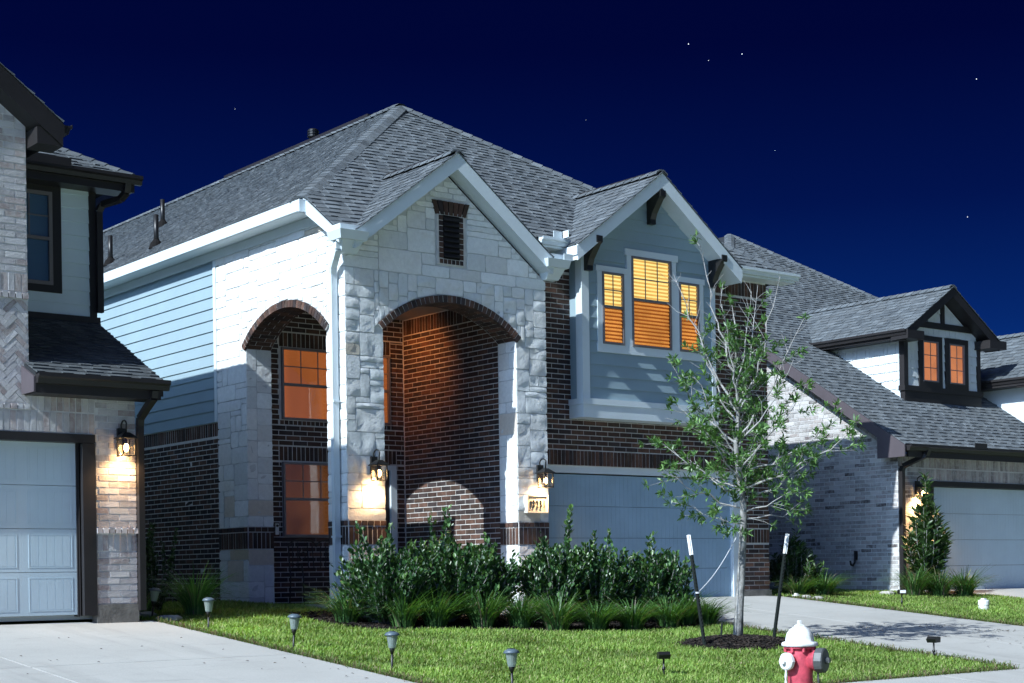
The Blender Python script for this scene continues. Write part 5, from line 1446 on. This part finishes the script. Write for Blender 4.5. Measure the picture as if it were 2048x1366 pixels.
BR = [(1.55, -.72, 1.85, .3), (1.5, -.35, 1.62, -.5), (1.62, .95, 1.75, .2), (1.7, .72, 2.0, -.5), (1.75, -.95, 2.25, -.2), (1.85, 1.25, 2.5, .1), (1.9, -.62, 2.55, .6), (2.0, -1.02, 2.65, .1), (2.0, 1.5, 2.72, -.1), (2.05, .75, 2.45, .6), (2.1, -.5, 2.8, -.6), (2.15, 1.45, 2.95, .3), (2.2, .5, 3.0, -.6),
      (2.3, -.72, 3.15, .2), (2.3, 1.0, 3.35, .2), (2.45, -.55, 3.45, -.4), (2.5, .75, 3.6, -.3), (2.6, -.85, 3.75, .1), (2.65, .95, 4.25, .2), (2.75, .45, 4.0, .5), (2.85, -.45, 4.2, .3), (2.9, .60, 4.75, -.1), (3.0, -.72, 4.85, .1), (3.1, .38, 4.7, .3), (3.2, -.18, 4.6, -.3), (3.3, .2, 4.5, -.4), (3.4, -.4, 5.2, .1), (1.95, .2, 2.6, .8), (2.2, -.2, 3.0, .8), (2.0, .1, 2.55, -.8), (2.6, .2, 3.4, .6)]
lp, ld, lc = [], [], []
def tuft(p, d, n, sz):
    for _ in range(n):
        v = TR.normal(0, 1, 3); v -= d * (v @ d) * .3; v /= np.linalg.norm(v)
        lp.append(p + TR.normal(0, .012, 3)); ld.append(v * .85 + d * .55 + np.array([0, 0, .15]))
        lc.append([(.070, .155, .046), (.100, .205, .058), (.145, .255, .080), (.050, .115, .036)][TR.choice(4, p=[.35, .33, .17, .15])])
for (h0, lat, hh, dep) in BR:
    a = tpt(h0); e = TP(lat, hh, dep); L = np.linalg.norm(e - a); dirn = (e - a) / L
    n = max(5, int(L / .16)); pts = []
    for k in range(n + 1):
        q = k / n; p = a + (e - a) * q + UPZ * (.10 * L * math.sin(q * math.pi) * (-1 if hh > 3.6 else -.4)) + (TR.normal(0, .022, 3) if 0 < k else 0); pts.append(p)
    mb = MB(); mb.tube(pts, [max(.0030, (.006 + .006 * L) * (1 - .85 * k / n)) for k in range(n + 1)], 6)
    for k in range(1, n + 1):
        for rep in range(3):
            if TR.random() > .60: continue
            f = TR.random(); p = pts[k - 1] * (1 - f) + pts[k] * f
            v = TR.normal(0, 1, 3); v -= dirn * (v @ dirn); v /= np.linalg.norm(v)
            tl = TR.uniform(.10, .42) * (1.0 if k < n else .6); d = v * .75 + dirn * .7 + UPZ * .15; d /= np.linalg.norm(d)
            t1 = p + d * tl * .5 + TR.normal(0, .015, 3); t2 = p + d * tl + TR.normal(0, .02, 3)
            mb.tube([p, t1, t2], [.0034, .0026, .0016], 4, caps=False)
            height = t2[2] - tz
            pr = .80 if height < 3.5 else (.6 if height < 4.0 else (.3 if height < 4.5 else .06))
            for cpt, cd, pp in ((t2, d, pr), (t1, d, pr * .6), ((t1 + t2) / 2, d, pr * .55)):
                if TR.random() < pp: tuft(cpt, cd, TR.integers(11, 18), 1)
    mb.build('branch', M('twig_bark'), oak)
    if (e[2] - tz) < 3.3: tuft(e, dirn, 12, 1)
lp, ld = np.array(lp), np.array(ld); n = len(lp)
V, F, C_ = instanced(LANCE[0] * np.array([1.0, 1, 1]), LANCE[1], lp, frames(ld, TR.normal(0, .7, n)), TR.uniform(.060, .115, n), np.array(lc) * TR.uniform(.8, 1.25, n)[:, None])
link_mesh('crown', fast_mesh('crown', V - WLOC[oak.name], F, C_), M('oak_leaf'), oak)

# ================================================================== SMALL THINGS
def stake(a, b, label):
    a = np.array(a, float); b = np.array(b, float); t = thing('metal_stake', tuple(a), label, 'stake', 'metal stakes beside the young tree')
    d = (b - a) / np.linalg.norm(b - a); k = a + d * (np.linalg.norm(b - a) - .26)
    mb = MB(); mb.bar(a - d * .2, k, .046, .012, up=(.6, -.8, 0)); mb.bar(a - d * .2, k, .012, .046, up=(.6, -.8, 0))
    n = 26
    for i in range(n):
        p = a + (k - a) * (i + .5) / n; mb.bar(p - d * .01 + np.array([.0, -.015, 0]), p + d * .01 + np.array([0, -.015, 0]), .022, .012, up=(.6, -.8, 0))
    mb.build('stake_shaft', M('post_green'), t)
    mb = MB(); mb.bar(k, b, .049, .014, up=(.6, -.8, 0)); mb.bar(k, b, .014, .049, up=(.6, -.8, 0)); mb.build('painted_tip', M('white_plastic'), t); return t
sa, sb_ = (14.20, 14.33, gh(14.33)), (14.24, 14.64, .95)
stake(sa, sb_, 'left leaning dark metal stake with white tip'); stake((15.45, 14.35, gh(14.35)), (15.70, 14.30, .96), 'right leaning dark metal stake with white tip, behind the hydrant')
stk = thing('stub_stake', (15.07, 14.93, gh(14.93)), 'short dark stub of a stake behind the mulch ring', 'stake')
mb = MB(); mb.bar((15.07, 14.93, gh(14.93) - .1), (15.18, 15.0, gh(14.93) + .24), .022, .022); mb.bar((15.05, 14.90, gh(14.93) - .02), (15.19, 15.02, gh(14.93) + .05), .012, .012); mb.build('stub', M('post_green'), stk)
tie = thing('tree_tie', (14.6, 14.5, .3), 'thin pale strap sagging between left stake and young tree', 'strap')
p0 = np.array([14.22, 14.47, .22]); p1 = tpt(1.55); pth = [p0 + (p1 - p0) * q - UPZ * .10 * math.sin(q * math.pi) * (1 - .3 * q) for q in np.linspace(0, 1, 12)]
mb = MB(); mb.tube(pth, .0055, 6); mb.lathe([(.03, -.01), (.03, .01)], p0, n=10); mb.build('strap', M('strap'), tie)

def path_light(x, y, tilt, label):
    z = gh(y) - .07; t = thing('solar_path_light', (x, y, z), label, 'path light', 'solar path lights along the driveway')
    ax = np.array([tilt[0], tilt[1], 1.0]); ax /= np.linalg.norm(ax); o = np.array([x, y, z])
    mb = MB(); mb.tube([o - ax * .1, o + ax * .30], .013, 10); mb.lathe([(.013, .25), (.028, .30), (.030, .315)], o, ax, 14); mb.build('stem', M('black_metal'), t, True)
    mb = MB(); mb.lathe([(.036, .315), (.040, .33), (.058, .44), (.058, .445)], o, ax, 16, ribs=16, rib=.03); mb.build('lens', M('path_lens'), t)
    mb = MB(); mb.lathe([(.078, .446), (.082, .452), (.066, .475), (.030, .490), (.004, .493)], o, ax, 20); mb.build('cap', M('lamp_grey'), t, True)
    mb = MB(); mb.lathe([(.034, .4905), (.034, .495)], o, ax, 8); mb.build('solar_cell', M('black_metal'), t)
m, nt, b, o = newmat('path_lens'); b.inputs['Base Color'].default_value = (.34, .42, .38, 1); b.inputs['Roughness'].default_value = .35; b.inputs['Transmission Weight'].default_value = .55
path_light(9.06, 19.27, (.12, -.05), 'farthest path light, leaning beside the left house corner'); path_light(9.16, 17.87, (.03, 0), 'second path light from the left garage'); path_light(9.18, 15.85, (.05, -.02), 'middle path light of the five along the lawn edge')
path_light(9.29, 14.0, (.02, 0), 'fourth path light, below the porch shrubs'); path_light(9.60, 12.35, (0, .02), 'nearest path light, cut by the bottom edge')

def spot(x, y, yaw, label, h=.24, face='black_metal'):
    z = gh(y); t = thing('solar_spotlight', (x, y, z), label, 'spotlight', 'small ground spotlights'); c, s = math.cos(yaw), math.sin(yaw)
    mb = MB(); mb.tube([(x, y, z - .1), (x, y, z + h - .03)], .011, 8); mb.lathe([(.02, .08), (.02, .11)], (x, y, z), n=8); mb.build('stem', M('black_metal'), t, True)
    D = np.array([c, s, .15]); S_ = np.array([-s, c, 0]); U = np.array([0, 0, 1.]); o = np.array([x, y, z + h])
    pr = [(-.055, -.03), (.06, -.045), (.07, .02), (-.035, .045), (-.085, .02)]
    mb = MB(); mb.prism([o + D * a + U * b_ - S_ * .062 for a, b_ in pr], S_ * .124); mb.build('head', M('black_metal'), t)
    mb = MB(); mb.prism([o + D * .071 + U * b_ + S_ * a for a, b_ in ((-.05, -.03), (.05, -.03), (.05, .02), (-.05, .02))], D * .004); mb.build('face', M(face), t)
spot(11.81, 12.55, 1.0, 'black ground spotlight on the lawn, seen from behind'); spot(16.42, 12.55, .2, 'black ground spotlight at the driveway edge near the hydrant'); spot(22.25, 17.66, -2.2, 'ground spotlight with pale face at the right lawn edge', .27, 'white_plastic')

def cleanout(x, y, r_, h, label):
    z = gh(y); t = thing('cleanout_cap', (x, y, z), label, 'pipe cap', 'white pipe caps')
    mb = MB(); mb.lathe([(r_ * .92, -.1), (r_ * .92, h * .55), (r_, h * .56), (r_, h * .9), (r_ * .9, h)], (x, y, z), n=18); mb.build('pipe', M('white_plastic'), t)
    mb = MB(); mb.box(x - r_ * .35, x + r_ * .35, y - r_ * .35, y + r_ * .35, z + h, z + h + .03); mb.build('square_nut', M('white_plastic'), t)
cleanout(23.34, 16.78, .095, .19, 'white pipe cap standing in the right lawn'); cleanout(21.75, 19.62, .07, .05, 'low white pipe cap in the bed beside the brown brick corner')
for i, (x, y, s, lab) in enumerate(((9.12, 19.55, .16, 'flat pale stone at the left house corner'), (9.22, 19.05, .20, 'wedge of pale stone under the leaning path light'), (21.62, 19.28, .13, 'small pale stone by the driveway corner'), (21.62, 19.02, .15, 'second pale stone edging the right bed'), (24.2, 19.55, .2, 'flat pale stone left of the right evergreen'))):
    r = random.Random(90 + i); z = gh(y); m = MB(); n = 9
    ring = [(x + s * r.uniform(.75, 1.1) * math.cos(k * 6.283 / n), y + s * .7 * r.uniform(.75, 1.1) * math.sin(k * 6.283 / n)) for k in range(n)]
    v = [(a, b_, z - .04) for a, b_ in ring] + [(x + (a - x) * .95, y + (b_ - y) * .95, z + .05) for a, b_ in ring] + [(x + (a - x) * .6, y + (b_ - y) * .6, z + .075 + r.uniform(0, .01)) for a, b_ in ring]
    m.add(v, [(k, (k + 1) % n, n + (k + 1) % n, n + k) for k in range(n)] + [(n + k, n + (k + 1) % n, 2 * n + (k + 1) % n, 2 * n + k) for k in range(n)] + [tuple(range(2 * n, 3 * n))])
    o = m.build('edging_stone', M('rock'), None); tag(o, lab, 'stone', 'loose edging stones')
# a low black stub pipe by the shaded wall
pp = thing('stub_pipe', (23.3, 20.6, .03), 'thin black pipe standing by the shaded brick wall', 'pipe'); mb = MB(); mb.tube([(23.3, 20.6, -.05), (23.3, 20.6, .72)], .025, 8); mb.build('pipe', M('black_metal'), pp, True)

# wrought iron bench and chair in the dark of the porch
def iron_seat(x0, x1, y, label, name, cat):
    t = thing(name, ((x0 + x1) / 2, y, .05), label, cat); k = M('black_metal'); w = x1 - x0
    for x in (x0 + .03, x1 - .03):
        mb = MB(); mb.tube([(x, y - .42, .05), (x, y - .40, .48), (x, y - .36, .68), (x, y - .05, .70)], .014, 6); mb.build('front_leg', k, t, True)
        mb = MB(); mb.tube([(x, y + .04, .05), (x, y, .48), (x, y + .06, .98)], .014, 6); mb.build('back_leg', k, t, True)
    n = int(w / .06)
    for i in range(n): mb = MB(); mb.box(x0 + .03 + i * (w - .06) / n + .005, x0 + .03 + (i + 1) * (w - .06) / n - .012, y - .42, y, .47, .485); mb.build('seat_slat', k, t)
    nb = max(1, round(w / .6)); bw = (w - .06) / nb
    for j in range(nb):
        c = x0 + .03 + bw * (j + .5); mb = MB()
        mb.tube([(c + bw / 2 * math.cos(a), y + .06, .98 + .12 * math.sin(a)) for a in np.linspace(0, math.pi, 13)], .013, 6)
        mb.tube([(c - bw / 2, y + .03, .62), (c + bw / 2, y + .03, .62)], .011, 6)
        mb.tube([(c + .10 * (1 - q / 22) * math.cos(q * .55), y + .05, .85 + .12 * (1 - q / 22) * math.sin(q * .55)) for q in range(20)], .009, 5)
        for q in (-.38, -.19, .19, .38): mb.tube([(c + bw * q, y + .035, .62), (c + bw * q * .9, y + .06, .98 + .09 * (1 - abs(q)))], .008, 5)
        mb.build('back_scrollwork', k, t)
iron_seat(12.95, 14.05, 22.45, 'dark wrought iron bench under the porch window', 'iron_bench', 'bench')
iron_seat(13.62, 14.16, 21.35, 'dark wrought iron chair in the porch shade', 'iron_chair', 'chair')

# ---- hydrant
hx, hy, hz_ = 9.70, 8.72, -1.0
hyd = thing('fire_hydrant', (hx, hy, hz_), 'red fire hydrant with white bonnet at the bottom edge', 'hydrant')
H0 = np.array([hx, hy, 0.0]); T = .085         # top of the operating nut
mb = MB(); mb.lathe([(.19, -1.0), (.19, -.96), (.125, -.955), (.112, -.93), (.100, -.90), (.100, -.34), (.106, -.30), (.106, -.17), (.100, -.150), (.112, -.142), (.128, -.140), (.128, -.126)], H0, n=32); mb.build('barrel', M('hydrant_red'), hyd, True)
mb = MB(); mb.lathe([(.130, -.125), (.140, -.122), (.141, -.104), (.134, -.092), (.110, -.084), (.108, -.055), (.098, -.018), (.076, .012), (.050, .030), (.038, .036)], H0, n=48, ribs=8, rib=.035); mb.build('bonnet', M('hydrant_white'), hyd, True)
mb = MB(); mb.lathe([(.042, .036), (.040, .046), (.020, .050), (.018, .078), (.014, .082)], H0, n=5); mb.build('operating_nut', M('hydrant_white'), hyd)
for k in range(8):
    a = k * math.pi / 4 + .2; mb = MB(); mb.lathe([(.014, -.02), (.014, .02)], H0 + np.array([.118 * math.cos(a), .118 * math.sin(a), -.148]), n=6); mb.build('flange_bolt', M('hydrant_red'), hyd)
dS = RT * .86 - FW * .50; dN = -RT * .80 - FW * .60; dB = RT * -.2 + FW * .95; zc_ = -.44 + .09
C0 = H0 + np.array([0, 0, -.226])
C1 = C0 - np.array([0, 0, .01])
mb = MB(); mb.lathe([(.075, .06), (.078, .12), (.088, .125), (.088, .14)], C1, dS, 24); mb.build('steamer_nozzle', M('hydrant_red'), hyd, True)
mb = MB(); mb.lathe([(.094, .141), (.100, .148), (.100, .205), (.090, .214), (.030, .218), (.030, .226), (.018, .245), (.015, .246)], C1, dS, 28, ribs=10, rib=.04); sc_ = mb.build('steamer_cap', M('cap_grey'), hyd)
mb = MB(); mb.box(-.018, .018, -.018, .018, 0, .03); mb.v = [tuple(C1 + dS * (.22 + p[2]) + np.cross(dS, UPZ) * p[0] + UPZ * p[1]) for p in mb.v]; mb.build('cap_nut', M('cap_grey'), sc_)
mb = MB(); mb.lathe([(.050, .06), (.052, .12), (.060, .122), (.060, .13)], C1 - UPZ * .005, dN, 20); mb.build('hose_nozzle', M('hydrant_red'), hyd, True)
mb = MB(); mb.lathe([(.066, .131), (.070, .136), (.070, .165), (.060, .175), (.022, .18), (.020, .205), (.015, .207)], C1 - UPZ * .005, dN, 22, ribs=8, rib=.05); mb.build('hose_cap', M('hydrant_white'), hyd)
for nm, a0, a1, mt in (('chain', C1 + dN * .16 - UPZ * .06, H0 + dN * .10 + np.array([0, 0, -.46]), 'hydrant_white'), ('chain', C1 + dS * .15 - UPZ * .10, H0 + dS * .10 + np.array([0, 0, -.48]), 'cap_grey')):
    mb = MB(); mb.tube([a0 + (a1 - a0) * q + dN * (.03 * math.sin(q * math.pi) * (1 if mt == 'hydrant_white' else -1)) - UPZ * .06 * math.sin(q * math.pi) for q in np.linspace(0, 1, 12)], [.007 if i % 2 else .011 for i in range(12)], 6); mb.build(nm, M(mt), hyd)
# leaf litter on the drives
def litter(name, spots, label, seed):
    r = random.Random(seed); m = MB()
    for (x, y, sx, sy, n) in spots:
        for _ in range(n):
            a, b_ = x + r.gauss(0, sx), y + r.gauss(0, sy); z = gh(b_) + .036; an = r.uniform(0, 6.28); L = r.uniform(.012, .03); c, s = math.cos(an) * L, math.sin(an) * L
            m.add([(a - c, b_ - s, z), (a + s * .4, b_ - c * .4, z + .006), (a + c, b_ + s, z + .003), (a - s * .4, b_ + c * .4, z + .008)], [(0, 1, 2, 3)], r.choice([(.05, .035, .025), (.09, .06, .035), (.03, .025, .02)]))
    o = m.build(name, M('mulch'), None); tag(o, label, 'leaf litter', kind='stuff')
litter('leaf_litter', [(19.6, 15.0, .35, .12, 50), (20.2, 14.3, .3, .1, 36), (18.6, 15.4, .3, .1, 24), (19.2, 13.4, .6, .5, 30), (7.5, 16.5, 1.0, 1.2, 16), (8.6, 14.5, .3, .8, 16)], 'dry leaf scraps lying on the driveways', 4)

# ---- stars
for u_, v_, s_, lab in ((1377, 88, 1.3, 'left of the two bright stars at the top'), (1484, 108, 1.3, 'right of the two bright stars at the top'), (1417, 121, .8, 'faint star between the two bright ones'), (1953, 158, 1.2, 'star near the upper right corner'), (1935, 434, 1.0, 'star low on the right above the dormer'), (470, 218, .6, 'faint star above the left roof slope'), (1550, 301, .6, 'faint star above the right house roof'), (1172, 240, .5, 'faint star above the main roof slope')):
    du, dv = u_ - 1024, v_ - 1149; c, s = math.cos(ROLL), math.sin(ROLL)
    d = FW + RT * ((du * c - dv * s) / FPX) + UPZ * ((-du * s - dv * c) / FPX); p = d * 900 + np.array([0, 0, CAMZ]); q = s_ * .19
    mb = MB(); mb.lathe([(.02 * q, -1.3 * q), (.6 * q, -.9 * q), (.9 * q, 0), (.6 * q, .9 * q), (.02 * q, 1.3 * q)], p, RT * .45 + UPZ * .75, 8)
    o = mb.build('star', M('star_glow'), None); tag(o, lab, 'star', 'stars in the night sky')
